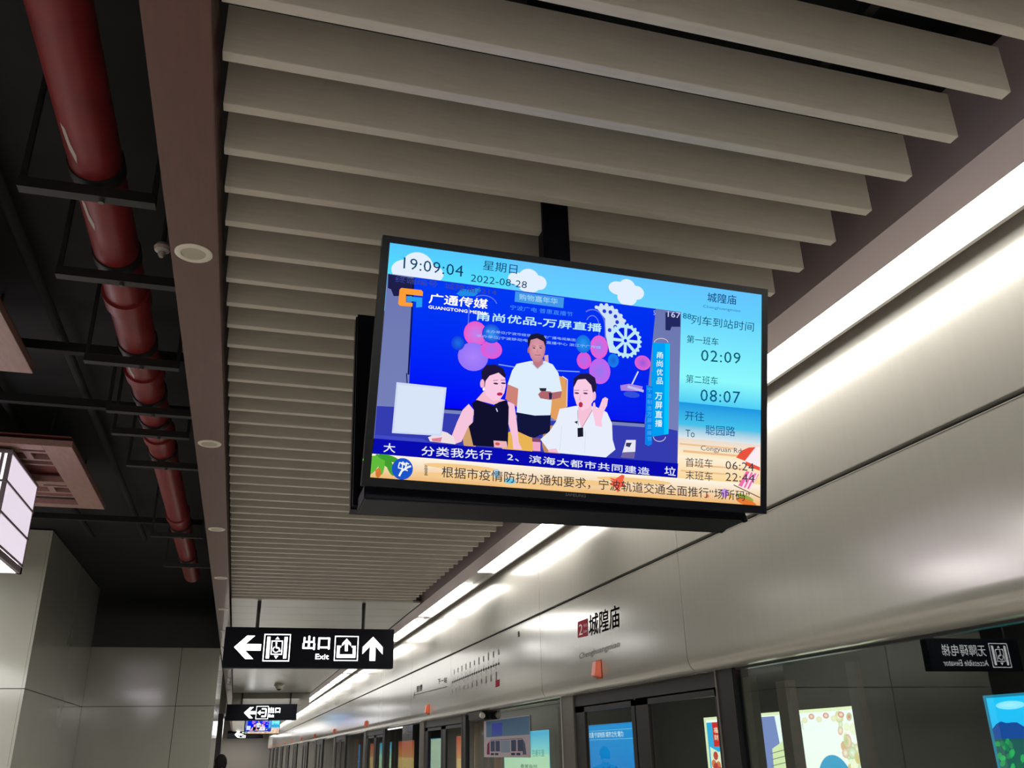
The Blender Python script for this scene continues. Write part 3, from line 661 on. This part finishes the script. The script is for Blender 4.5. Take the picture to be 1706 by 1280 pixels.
def el(Z, x, y, rx, ry, col, col2=None, s=4.489, rot=0, n=24): pic.ell(Z(x, y), rx / s * K, ry / s * K * 1.02, col, n, col2, rot=rot)
# sky, sea, beach
vq(pic, 0, 1, 0, .30, (84, 184, 255), (92, 214, 255)); vq(pic, 0, .45, .0, .14, (84, 200, 255), (84, 224, 255))
vq(pic, .3, 1, .0, .30, (100, 196, 255), (100, 224, 255))
vq(pic, .765, 1, .14, .44, (104, 212, 255), (140, 250, 252)); vq(pic, .765, 1, .44, .557, (140, 250, 252), (78, 206, 246))
vq(pic, .765, 1, .557, .66, (30, 150, 226), (70, 196, 236)); vq(pic, .765, 1, .66, .72, (90, 190, 226), (222, 232, 236)); vq(pic, .765, 1, .72, .80, (236, 220, 206), (255, 236, 196)); vq(pic, .765, 1, .80, .905, (255, 240, 214), (250, 214, 150))
vq(pic, 0, 1, .903, 1, (255, 246, 228), (238, 184, 112))
for x0, y0, x1, y1 in ((.77, .745, .93, .752), (.78, .775, .99, .785), (.79, .835, .95, .842), (.775, .865, .9, .872)): vq(pic, x0, x1, y0, y1, (240, 190, 140))
for u0, u1, v in ((.12, .3, .93), (.3, .5, .985), (.42, .62, .955), (.55, .75, .93), (.1, .35, .97)): pic.ell(U((u0 + u1) / 2, v), (u1 - u0) / 2 * SW, .008, (244, 202, 140))
# clouds
for Z, L in ((ZA, [(520, 480, 110, 108), (440, 500, 105, 75), (620, 520, 85, 60)]), (ZA, [(1350, 570, 80, 80), (1430, 590, 52, 50), (1260, 560, 62, 45), (1350, 620, 75, 40)]), (ZB, [(470, 440, 62, 55), (400, 450, 70, 48), (540, 485, 58, 50), (470, 520, 75, 60)])):
    for x, y, rx, ry in L: el(Z, x, y, rx, ry, (228, 240, 255))
# beach things
for a, c in ((0, (232, 84, 62)), (1, (250, 236, 240)), (2, (232, 84, 62))):
    pz(ZD, [[(1375, 640), (1410, 590), (1470, 565), (1520, 562), (1440, 665)], [(1520, 562), (1552, 566), (1552, 715), (1440, 665)], [(1445, 668), (1552, 712), (1552, 740), (1450, 700)]][a], c)
pz(ZD, [(1450, 740), (1545, 765), (1480, 880), (1390, 850)], (240, 110, 170))
for q in (0, 1, 2): pz(ZD, [(1475 + q * 26, 745 + q * 7), (1487 + q * 26, 748 + q * 7), (1430 + q * 26, 865 + q * 8), (1416 + q * 26, 862 + q * 8)], (252, 226, 236))
pic.line([ZD(1355, 845), ZD(1552, 940)], .003, (110, 80, 60)); el(ZD, 1440, 940, 70, 20, (150, 170, 70), rot=-15); el(ZD, 1450, 975, 80, 22, (230, 120, 50), rot=-12)
pz(ZD, [(425, 790), (470, 800), (520, 768), (540, 775), (525, 830), (560, 860), (510, 862), (490, 905), (465, 860), (430, 840), (455, 815)], (244, 96, 70))
el(ZD, 1160, 928, 12, 12, (240, 120, 80)); el(ZD, 1290, 905, 30, 30, (200, 150, 230)); el(ZD, 1330, 930, 14, 14, (240, 180, 60))
el(ZC, 1210, 905, 40, 18, (110, 200, 230)); el(ZC, 1110, 850, 20, 30, (160, 210, 244))
# palm and blue round transit emblem
for x, y, r in ((230, 745, 30), (270, 760, -35), (200, 790, 60), (310, 790, -65), (250, 780, 90), (190, 740, 10), (300, 735, -10)): el(ZC, x, y, 70, 20, (96, 186, 60) if r > 0 else (64, 158, 48), rot=r)
el(ZC, 225, 845, 18, 30, (210, 120, 50)); el(ZC, 215, 830, 12, 10, (232, 120, 60))
el(ZC, 405, 815, 68, 68, (28, 84, 200), n=36)
for pts in ([(380, 870), (400, 830), (450, 800), (470, 795)], [(395, 775), (440, 790)], [(372, 805), (445, 828)], [(385, 765), (375, 800)], [(410, 760), (400, 835)], [(440, 765), (425, 812)], [(385, 768), (455, 778)]): pic.line([ZC(*p) for p in pts], .0032 if pts[0] != (380, 870) else .0055, (240, 246, 252))
# video: studio
vq(pic, 0.001, .765, .137, .842, (108, 118, 176), (120, 130, 186))
pz(ZA, [(300, 525), (495, 560), (490, 690), (340, 690), (320, 640), (296, 630)], (30, 30, 74))
pz(ZB, [(755, 632), (866, 640), (866, 740), (800, 740), (790, 768), (755, 765)], (34, 40, 96))
pic.poly([ZA(490, 550), pic.pix(1092, 515), ZD(690, 380), ZC(448, 345)], [(0, 60, 244), (0, 50, 240), (6, 24, 236), (0, 0, 250)])
pz(ZC, [(440, 100), (452, 345), (445, 345), (432, 100)], (16, 20, 90)); pic.line([ZA(490, 555), ZA(450, 1278)], .005, (14, 20, 90)); pic.line([ZC(448, 348), ZD(690, 385)], .006, (12, 16, 96))
pic.poly([ZC(215, 345), ZC(448, 356), ZD(690, 388), ZD(935, 440), pic.pix(1128.3, 772.6), pic.pix(623.4, 731.4)], (52, 60, 176)); pic.line([ZC(448, 366), ZD(690, 402)], .010, (120, 132, 190))
pz(ZC, [(190, 590), (600, 615), (560, 590), (205, 560)], (66, 74, 196))
el(ZE, 520, 150, 0, 0, WH) if False else None
# arches and banners on the led wall
pz(ZE, [(890, 270), (1500, 350), (1490, 480), (880, 400)], (66, 150, 232))
pic.text('购物嘉年华', ZE(940, 375), ZE(1420, 435), ZE(940, 300), (150, 206, 240), .02)
def arc(Z, cx, cy, rx, ry, a0, a1, col, wd=.003): pic.line([Z(cx + rx * math.cos(R_(a)), cy - ry * math.sin(R_(a))) for a in range(a0, a1 + 1, 12)], wd, col)
arc(ZE, 480, 480, 190, 160, 20, 120, (96, 120, 240)); pic.line([ZE(310, 480), ZE(300, 680)], .003, (90, 120, 240))
pz(ZE, [(150, 300), (220, 240), (330, 250), (440, 220), (460, 260), (380, 330), (200, 330)], (30, 140, 232))
arc(ZG, 210, 430, 90, 140, 0, 150, (120, 130, 250), .0025); pic.line([ZG(300, 430), ZG(300, 560)], .0025, (120, 130, 250)); arc(ZG, 210, 430, 170, 220, 0, 130, (100, 110, 240), .004); pic.line([ZG(380, 430), ZG(385, 600)], .004, (100, 110, 240))
# flowers / discs
pk, pk2 = (232, 96, 214), (150, 120, 250)
for x, y, rx, ry, c1, c2 in ((390, 800, 135, 140, (236, 90, 200), (190, 130, 240)), (360, 1090, 175, 160, (150, 116, 250), (170, 130, 250)), (590, 1000, 125, 105, (226, 90, 214), (180, 110, 240)), (170, 920, 78, 80, (20, 60, 220), (30, 110, 230)), (590, 800, 110, 110, (20, 70, 220), (60, 150, 240))): el(ZE, x, y, rx, ry, c1, c2, 7.527)
for x, y, rx, ry, c1, c2 in ((300, 710, 118, 145, (232, 96, 214), (160, 120, 240)), (310, 1030, 140, 160, (196, 100, 240), (150, 120, 240)), (100, 890, 95, 105, (226, 84, 210), (170, 110, 240)), (90, 670, 100, 112, (20, 110, 224), (40, 150, 240)), (490, 890, 72, 85, (20, 130, 236), (30, 90, 220)), (880, 920, 108, 92, (226, 100, 210), (150, 90, 220))): el(ZG, x, y, rx, ry, c1, c2, 8)
# gears
def gear(x, y, r, teeth, col, spokes=True):
    c = ZG(x, y); k = K / 8; pts = []
    for i in range(teeth * 4):
        a = 2 * math.pi * i / (teeth * 4); rr = r * (1.0 if i % 4 < 2 else .9); pts.append((c[0] + rr * k * math.cos(a), c[1] + rr * k * 1.02 * math.sin(a)))
    pic.poly(pts, col)
    if spokes:
        for i in range(8):
            a0 = R_(i * 45 + 7); a1 = R_(i * 45 + 38); q = [(c[0] + rr * k * math.cos(a), c[1] + rr * k * math.sin(a)) for rr, a in ((r * .22, (a0 + a1) / 2), (r * .74, a0), (r * .78, (a0 + a1) / 2), (r * .74, a1))]; pic.poly(q, (4, 30, 226))
        pic.ell(c, r * .1 * k, r * .1 * k, (4, 30, 226))
pz(ZG, [(260, 180), (330, 150), (470, 170), (560, 250), (640, 350), (640, 440), (560, 470), (560, 800), (440, 780), (390, 560), (380, 330), (300, 230)], (206, 226, 250))
for a, bb in ((265, 180), (330, 152), (400, 150), (470, 180), (530, 225), (590, 290), (635, 360)): el(ZG, a, bb, 26, 24, (206, 226, 250), s=8, n=6)
for a, bb in ((370, 232), (450, 245), (518, 302), (540, 378), (440, 485), (515, 440)): el(ZG, a, bb, 25, 25, (40, 60, 210), s=8)
gear(650, 625, 222, 22, (190, 232, 252))
# microphone-like lamp
pic.line([ZG(820, 1035), ZG(730, 1220)], .0045, (214, 222, 250)); pz(ZG, [(580, 1220), (700, 1200), (880, 1235), (870, 1300), (590, 1290)], (170, 130, 226)); pic.line([ZD(560, 110), ZD(680, 145)], .008, (190, 190, 240)); el(ZD, 590, 170, 60, 22, (50, 80, 220))
# right vertical banner
pz(ZG, [(1010, 650), (1240, 660), (1215, 1300), (1000, 1300)], (0, 160, 246)); pz(ZD, [(735, 0), (868, 0), (862, 465), (740, 485)], (0, 158, 240)); pic.poly([ZG(1180, 665), ZG(1240, 665), ZD(866, 465), ZD(832, 470)], (0, 196, 255))
pz(ZD, [(700, 100), (748, 110), (742, 540), (716, 555), (690, 540)], (10, 130, 236))
arc(ZG, 1125, 650, 90, 55, 0, 180, (230, 214, 200), .002); arc(ZD, 798, 485, 45, 35, 180, 360, (220, 210, 200), .002)
def PT(body, Z, bl, br, tl, col, bold=0.0): pic.text(body, Z(*bl), Z(*br), Z(*tl), col, bold)
PT('甬尚优品-万屏直播', ZA, (962, 870), (1890, 960), (968, 808), (190, 236, 252), .022)
PT('宁波广电 普惠直播节', ZE, (820, 500), (1605, 590), (825, 440), (70, 150, 250))
PT('主办单位|宁波市经信局 宁波广播电视集团', ZE, (520, 790), (1640, 905), (522, 750), (150, 190, 250), .01)
PT('承办单位|宁波移动电视 宁波直播中心 浙江宁广传媒', ZE, (400, 850), (1960, 1000), (402, 808), (150, 190, 250), .01)
# yellow chairs / set behind people
pz(ZF, [(955, 180), (1080, 215), (1085, 470), (1000, 600), (940, 560)], (226, 160, 96)); pic.line([ZF(1045, 200), ZF(1090, 230), ZF(1085, 470)], .003, (230, 214, 220))
el(ZF, 650, 800, 140, 105, (232, 180, 84), s=5.331); el(ZF, 230, 740, 60, 110, (206, 160, 110), s=5.331); el(ZF, 960, 780, 90, 130, (190, 140, 96), s=5.331)
pic.line([ZF(480, 95), ZF(720, 135), ZF(1200, 160)], .003, (130, 170, 250)); pz(ZF, [(885, 15), (920, 10), (925, 95), (890, 80)], (212, 170, 180))
# standing man
sk, sk2, skm = (226, 160, 160), (246, 196, 220), (176, 116, 120)
pz(ZF, [(640, 510), (945, 525), (935, 700), (850, 720), (800, 745), (760, 740), (650, 690)], (18, 22, 60))
pz(ZF, [(560, 270), (660, 310), (650, 480), (600, 440), (540, 400)], (206, 130, 120))
pz(ZF, [(760, 65), (890, 65), (960, 95), (1010, 170), (1042, 330), (950, 345), (955, 380), (940, 545), (800, 548), (640, 520), (655, 310), (560, 270), (600, 150), (640, 90)], (222, 238, 252))
pz(ZF, [(780, 50), (880, 50), (870, 100), (825, 135), (790, 100)], (190, 122, 132))
pz(ZF, [(955, 345), (1042, 335), (1030, 390), (940, 410), (850, 395), (830, 360), (860, 330), (940, 335)], (176, 104, 110)); pz(ZF, [(840, 305), (905, 305), (900, 332), (850, 330)], (40, 40, 60)); pz(ZF, [(925, 345), (955, 350), (950, 400), (930, 405)], (36, 40, 80))
pic.line([ZF(770, 80), ZF(825, 135), ZF(890, 80)], .0025, (190, 206, 236))
el(ZE, 1160, 985, 98, 160, (200, 134, 150), (226, 162, 172), 7.527)
pz(ZE, [(1045, 960), (1040, 870), (1080, 815), (1160, 795), (1240, 820), (1272, 880), (1268, 980), (1240, 900), (1160, 860), (1080, 880), (1062, 960)], (24, 26, 56))
for x in (1122, 1205): el(ZE, x, 982, 17, 6, (60, 36, 60), s=7.527); pic.line([ZE(x - 22, 958), ZE(x + 22, 960)], .0012, (60, 40, 64))
pic.line([ZE(1130, 1070), ZE(1205, 1072)], .0016, (140, 66, 80)); pic.line([ZE(1165, 990), ZE(1160, 1035), ZE(1178, 1037)], .001, (150, 90, 104)); el(ZE, 1052, 1010, 12, 32, (176, 110, 124), s=7.527)
# woman in black, left
pz(ZF, [(215, 445), (260, 500), (250, 610), (215, 640), (150, 780), (95, 800), (60, 740), (110, 610), (160, 500)], sk2)
pz(ZF, [(560, 420), (620, 450), (640, 600), (660, 790), (690, 850), (610, 845), (600, 740), (560, 600)], sk2)
pz(ZF, [(350, 330), (480, 400), (560, 415), (470, 460), (280, 410)], (244, 186, 206))
pz(ZF, [(240, 440), (290, 410), (440, 465), (480, 430), (550, 410), (570, 470), (565, 700), (560, 840), (440, 825), (255, 815), (215, 645), (260, 600), (262, 500)], (16, 16, 44))
pz(ZF, [(435, 770), (550, 778), (560, 838), (440, 830)], (236, 180, 190)); el(ZF, 470, 800, 20, 12, (206, 90, 90), s=5.331)
pz(ZF, [(350, 240), (390, 190), (480, 165), (535, 200), (545, 280), (530, 350), (490, 410), (430, 420), (370, 370), (345, 300)], (250, 200, 226))
pz(ZF, [(335, 250), (325, 160), (370, 100), (450, 95), (520, 130), (545, 190), (535, 215), (480, 168), (400, 195), (365, 240), (355, 300)], (30, 22, 60))
el(ZF, 335, 265, 18, 34, (240, 180, 206), s=5.331); el(ZF, 347, 315, 9, 12, WH, s=5.331)
for x, y in ((455, 265), (522, 262)): el(ZF, x, y, 20, 7, (70, 40, 80), s=5.331); pic.line([ZF(x - 24, y - 26), ZF(x + 18, y - 30)], .0016, (110, 70, 100))
el(ZF, 490, 358, 24, 13, (190, 40, 80), s=5.331, rot=8); pic.line([ZF(505, 280), ZF(515, 320), ZF(500, 326)], .0012, (220, 150, 180))
pz(ZF, [(440, 450), (490, 430), (500, 510), (460, 520)], (20, 20, 50)); pic.line([ZF(458, 485), ZF(470, 515)], .003, (210, 220, 240))
pz(ZC, [(595, 580), (640, 560), (690, 530), (740, 545), (790, 580), (800, 632), (700, 620), (610, 610)], (238, 222, 226)); pz(ZC, [(620, 590), (700, 580), (690, 615), (630, 610)], (220, 130, 150))
# cup
pz(ZF, [(780, 770), (850, 770), (850, 865), (785, 862)], (240, 170, 200)); pz(ZF, [(775, 745), (852, 748), (850, 785), (778, 780)], (130, 76, 110))
# woman in white, right
pz(ZF, [(1020, 490), (1180, 460), (1340, 470), (1440, 520), (1485, 620), (1490, 760), (1515, 850), (1430, 920), (1020, 882), (930, 870), (880, 800), (850, 760), (930, 690), (990, 600)], (232, 238, 252))
pz(ZF, [(1185, 430), (1300, 440), (1310, 510), (1215, 670), (1185, 560)], (246, 194, 216)); pz(ZF, [(920, 850), (990, 840), (1010, 880), (920, 872)], (246, 190, 210))
pz(ZF, [(1310, 500), (1318, 440), (1332, 430), (1345, 490), (1370, 480), (1400, 400), (1425, 385), (1450, 400), (1440, 460), (1410, 520), (1390, 600), (1400, 650), (1340, 640)], (250, 200, 224))
pz(ZF, [(1145, 300), (1165, 240), (1230, 215), (1300, 240), (1335, 300), (1330, 400), (1280, 480), (1220, 505), (1170, 450), (1145, 370)], (250, 204, 228))
pz(ZF, [(1140, 300), (1145, 220), (1200, 178), (1280, 175), (1335, 215), (1350, 290), (1335, 360), (1315, 350), (1300, 280), (1250, 225), (1180, 230), (1150, 290)], (34, 26, 66)); el(ZF, 1328, 375, 14, 36, (244, 190, 214), s=5.331)
for x, y in ((1172, 350), (1250, 352)): el(ZF, x, y, 20, 7, (80, 50, 90), s=5.331); pic.line([ZF(x - 22, y - 24), ZF(x + 22, y - 26)], .0015, (120, 84, 110))
el(ZF, 1207, 452, 18, 22, (180, 50, 90), s=5.331); pic.line([ZF(1205, 360), ZF(1196, 410), ZF(1212, 414)], .0012, (220, 156, 186))
pic.line([ZF(1180, 500), ZF(1185, 640)], .001, (60, 60, 90)); pic.line([ZF(1310, 500), ZF(1215, 660)], .001, (60, 60, 90)); pz(ZF, [(1178, 660), (1228, 655), (1230, 735), (1180, 740)], (26, 26, 44)); pz(ZF, [(1150, 605), (1180, 595), (1175, 625)], (40, 40, 70))
pic.line([ZF(1250, 690), ZF(1240, 880)], .001, (196, 206, 232)); pic.line([ZF(1040, 640), ZF(1020, 860)], .001, (196, 206, 232))
# phone on stand, right
pz(ZF, [(1610, 765), (1695, 765), (1690, 870), (1575, 880)], (230, 230, 244)); pz(ZF, [(1610, 790), (1660, 790), (1640, 830), (1605, 820)], (60, 60, 90)); pz(ZF, [(1580, 875), (1690, 870), (1680, 930), (1560, 920)], (110, 100, 160))
# plain white card (code left blank)
pz(ZC, [(360, 168), (733, 208), (695, 570), (325, 548)], (206, 218, 244)); pz(ZC, [(372, 188), (716, 222), (684, 556), (342, 534)], (216, 228, 248))
# scrolling band
pic.poly([pic.pix(623.4, 731.0), pic.pix(1128.3, 772.6), pic.pix(1127, 796), pic.pix(620, 756)], (8, 12, 176))
pobj = pic.build('picture', EM, scrn)
# ---- text layer
tlay = [pic.lay + 4]
def T(body, Z, bl, br, tl, col, bold=0.0, space=1.0, name='screen_lettering'):
    tx = Board(TM @ Matrix.Translation((0, -.0016, 0)), .00003); tx.lay = tlay[0]
    tx.text(body, Z(*bl), Z(*br), Z(*tl), col, bold, space); tlay[0] = tx.lay; tx.build(name, EM, scrn)
nv = (16, 66, 104)
T('19:09:04', ZA, (410, 487), (855, 550), (415, 402), nv, -.002, 1.05)
T('星期日', ZA, (1003, 496), (1258, 530), (1010, 425), nv)
T('2022-08-28', ZA, (912, 583), (1330, 636), (918, 530), nv, -.002)
T('终端编号  城隍庙2214', ZA, (350, 588), (1105, 690), (352, 540), (60, 70, 150))
# orange and blue studio emblem
for pts_, c_ in (([(395, 632), (545, 648), (557, 662), (555, 692), (430, 680), (428, 740), (480, 745), (478, 772), (385, 765), (372, 750), (382, 645)], (255, 158, 56)), ([(440, 695), (552, 705), (550, 775), (505, 778), (507, 735), (440, 728)], (40, 160, 240))):
    tx = Board(TM @ Matrix.Translation((0, -.0016, 0)), .00003); tx.lay = tlay[0]; tx.poly([ZA(*p) for p in pts_], c_); tlay[0] = tx.lay; tx.build('studio_emblem', EM, scrn)
T('广通传媒', ZA, (600, 745), (1035, 790), (610, 672), WH, .025)
T('GUANGTONG MEDIA', ZA, (597, 785), (1035, 835), (598, 762), WH, .03)
T('5', ZG, (1018, 285), (1045, 288), (1018, 225), (190, 190, 230)); T('167', ZG, (1208, 310), (1375, 330), (1210, 235), (200, 206, 236), .01); T('88', ZG, (1408, 330), (1520, 345), (1410, 258), (20, 110, 150), .01)
T('城隍庙', ZB, (1063, 555), (1278, 578), (1066, 485), (14, 70, 130), .006); T('Chenghuangmiao', ZB, (1030, 605), (1310, 640), (1032, 578), (40, 120, 180))
T('列车到站时间', ZB, (940, 722), (1408, 780), (945, 652), (16, 78, 112), 0)
T('第一班车', ZB, (908, 862), (1145, 885), (912, 803), nv); T('02:09', ZB, (1015, 997), (1310, 1020), (1017, 912), (12, 90, 110), 0, 1.1)
T('第二班车', ZB, (902, 1160), (1140, 1178), (905, 1098), (16, 96, 130)); T('08:07', ZD, (1100, 220), (1397, 238), (1102, 130), (12, 90, 130), 0, 1.1)
T('开往', ZD, (985, 362), (1128, 372), (987, 292), (16, 76, 130)); T('To', ZD, (990, 487), (1058, 492), (990, 432), (50, 80, 110)); T('聪园路', ZD, (1138, 472), (1360, 484), (1140, 398), (16, 86, 150))
T('Congyuan Rd', ZD, (1103, 598), (1405, 620), (1104, 550), (90, 96, 110)); T('首班车', ZD, (988, 710), (1192, 722), (990, 640), (60, 60, 70)); T('06:24', ZD, (1288, 727), (1500, 745), (1288, 665), (70, 66, 76), 0, 1.05)
T('末班车', ZD, (988, 805), (1192, 818), (990, 736), (60, 60, 70)); T('22:44', ZD, (1288, 815), (1505, 830), (1288, 752), (70, 66, 76), 0, 1.05)
T('大', ZC, (262, 690), (348, 696), (265, 622), (236, 240, 250), .012); T('分类我先行', ZC, (545, 715), (1070, 748), (548, 645), (236, 240, 250), .012, 1.1)
T('2、滨海大都市共同建造', ZC, (1185, 752), (2246, 862), (1188, 695), (230, 236, 250), .012, 1.1); T('垃', ZD, (832, 768), (915, 778), (834, 705), (230, 236, 250), .012)
T('根据市疫情防控办通知要求，宁波轨道交通全面推行“场所码”', ZC, (695, 880), (2995, 1060), (698, 795), (50, 46, 50), .004)
T('量', ZC, (566, 862), (592, 864), (566, 788), (40, 40, 48)); T('甬', ZG, (1062, 862), (1142, 866), (1064, 780), (220, 244, 255), .012)
for ch, y in (('尚', 975), ('优', 1090), ('品', 1205)): T(ch, ZG, (1058, y), (1140, y + 4), (1060, y - 88), (220, 244, 255), .012)
for ch, y in (('万', 208), ('屏', 275), ('直', 343), ('播', 410)): T(ch, ZD, (762, y), (814, y + 3), (764, y - 52), (230, 246, 255), .015)
for i, ch in enumerate('宁波制造万屏直播节'): T(ch, ZD, (704 - i * .5, 150 + i * 46), (738 - i * .5, 152 + i * 46), (704, 118 + i * 46), (70, 180, 250))
tv2 = copy_tree(tv, (.905, 36.0, .6)); tv2['label'] = 'tiny distant copy of the lit display, below the second hanging exit sign'
# ------------------------------------------------------------------ waiting passenger, only the head reaches into the frame
def person(x, y, label, sc_=1.0):
    t = thing('person', (x, y, -1.6), label=label, cat='person')
    bm = bmesh.new()
    J = dict(p=(0, 0, .95), c=(0, -.01, 1.3), n=(0, 0, 1.45), h0=(0, 0, 1.50), sl=(-.17, 0, 1.38), sr=(.17, 0, 1.38), el=(-.22, .02, 1.1), er=(.22, .02, 1.1), wl=(-.2, -.12, .88), wr=(.2, -.12, .88),
             hl=(-.09, 0, .9), hr=(.09, 0, .9), kl=(-.1, -.02, .5), kr=(.1, -.02, .5), al=(-.1, 0, .08), ar=(.1, 0, .08), fl=(-.11, .14, .03), fr=(.11, .14, .03))
    names = list(J); V_ = {k_: bm.verts.new(Vector(J[k_])) for k_ in names}
    for a, b_ in (('p', 'c'), ('c', 'n'), ('n', 'h0'), ('c', 'sl'), ('c', 'sr'), ('sl', 'el'), ('sr', 'er'), ('el', 'wl'), ('er', 'wr'), ('p', 'hl'), ('p', 'hr'), ('hl', 'kl'), ('hr', 'kr'), ('kl', 'al'), ('kr', 'ar'), ('al', 'fl'), ('ar', 'fr')): bm.edges.new((V_[a], V_[b_]))
    me = bpy.data.meshes.new('body'); bm.to_mesh(me); bm.free()
    o = bpy.data.objects.new('body', me); C.objects.link(o)
    sm = o.modifiers.new('s', 'SKIN'); rad = dict(p=.15, c=.16, n=.055, h0=.055, sl=.07, sr=.07, el=.045, er=.045, wl=.03, wr=.03, hl=.1, hr=.1, kl=.06, kr=.06, al=.042, ar=.042, fl=.035, fr=.035)
    for i, k_ in enumerate(names):
        me.skin_vertices[0].data[i].radius = (rad[k_], rad[k_] * .8)
    me.skin_vertices[0].data[0].use_root = True
    ss = o.modifiers.new('u', 'SUBSURF'); ss.levels = 2; ss.render_levels = 2
    ev = o.evaluated_get(bpy.context.evaluated_depsgraph_get()); m2 = bpy.data.meshes.new_from_object(ev)
    bpy.data.objects.remove(o); m2.materials.append(mat('dark_clothes', (30, 32, 38), .8))
    for p_ in m2.polygons: p_.use_smooth = True
    o = bpy.data.objects.new('body', m2); C.objects.link(o); o.parent = t
    for nm, mm, sc, dz in (('head', mat('skin', (190, 142, 118), .6), 1.0, 0), ('hair', mat('black_hair', (20, 18, 18), .85, spec=.1), 1.09, .012)):
        bm = bmesh.new(); bmesh.ops.create_icosphere(bm, subdivisions=3, radius=.1)
        for v in bm.verts:
            c_ = v.co; c_.x *= .78; c_.z *= 1.15
            if nm == 'head':
                if c_.y < -.085 and abs(c_.x) < .02 and -.03 < c_.z < .02: c_.y -= .018
                if c_.z < -.04: c_.x *= .85
                if abs(c_.x) > .07 and abs(c_.z) < .03 and abs(c_.y) < .02: c_.x *= 1.14
            else: c_ *= sc
        if nm == 'hair': bmesh.ops.delete(bm, geom=[v for v in bm.verts if (v.co.y < -.045 and v.co.z < .05) or v.co.z < -.07], context='VERTS')
        m3_ = bpy.data.meshes.new(nm); bm.to_mesh(m3_); bm.free(); m3_.materials.append(mm)
        for p_ in m3_.polygons: p_.use_smooth = True
        o = bpy.data.objects.new(nm, m3_); C.objects.link(o); o.parent = t; o.location = (0, 0, 1.58 + dz)
    t.scale = (sc_, sc_, sc_); return t
person(-.16, 13.4, 'person in dark clothes with black hair beside the cross wall at the bottom edge', .94).rotation_euler.z = math.pi
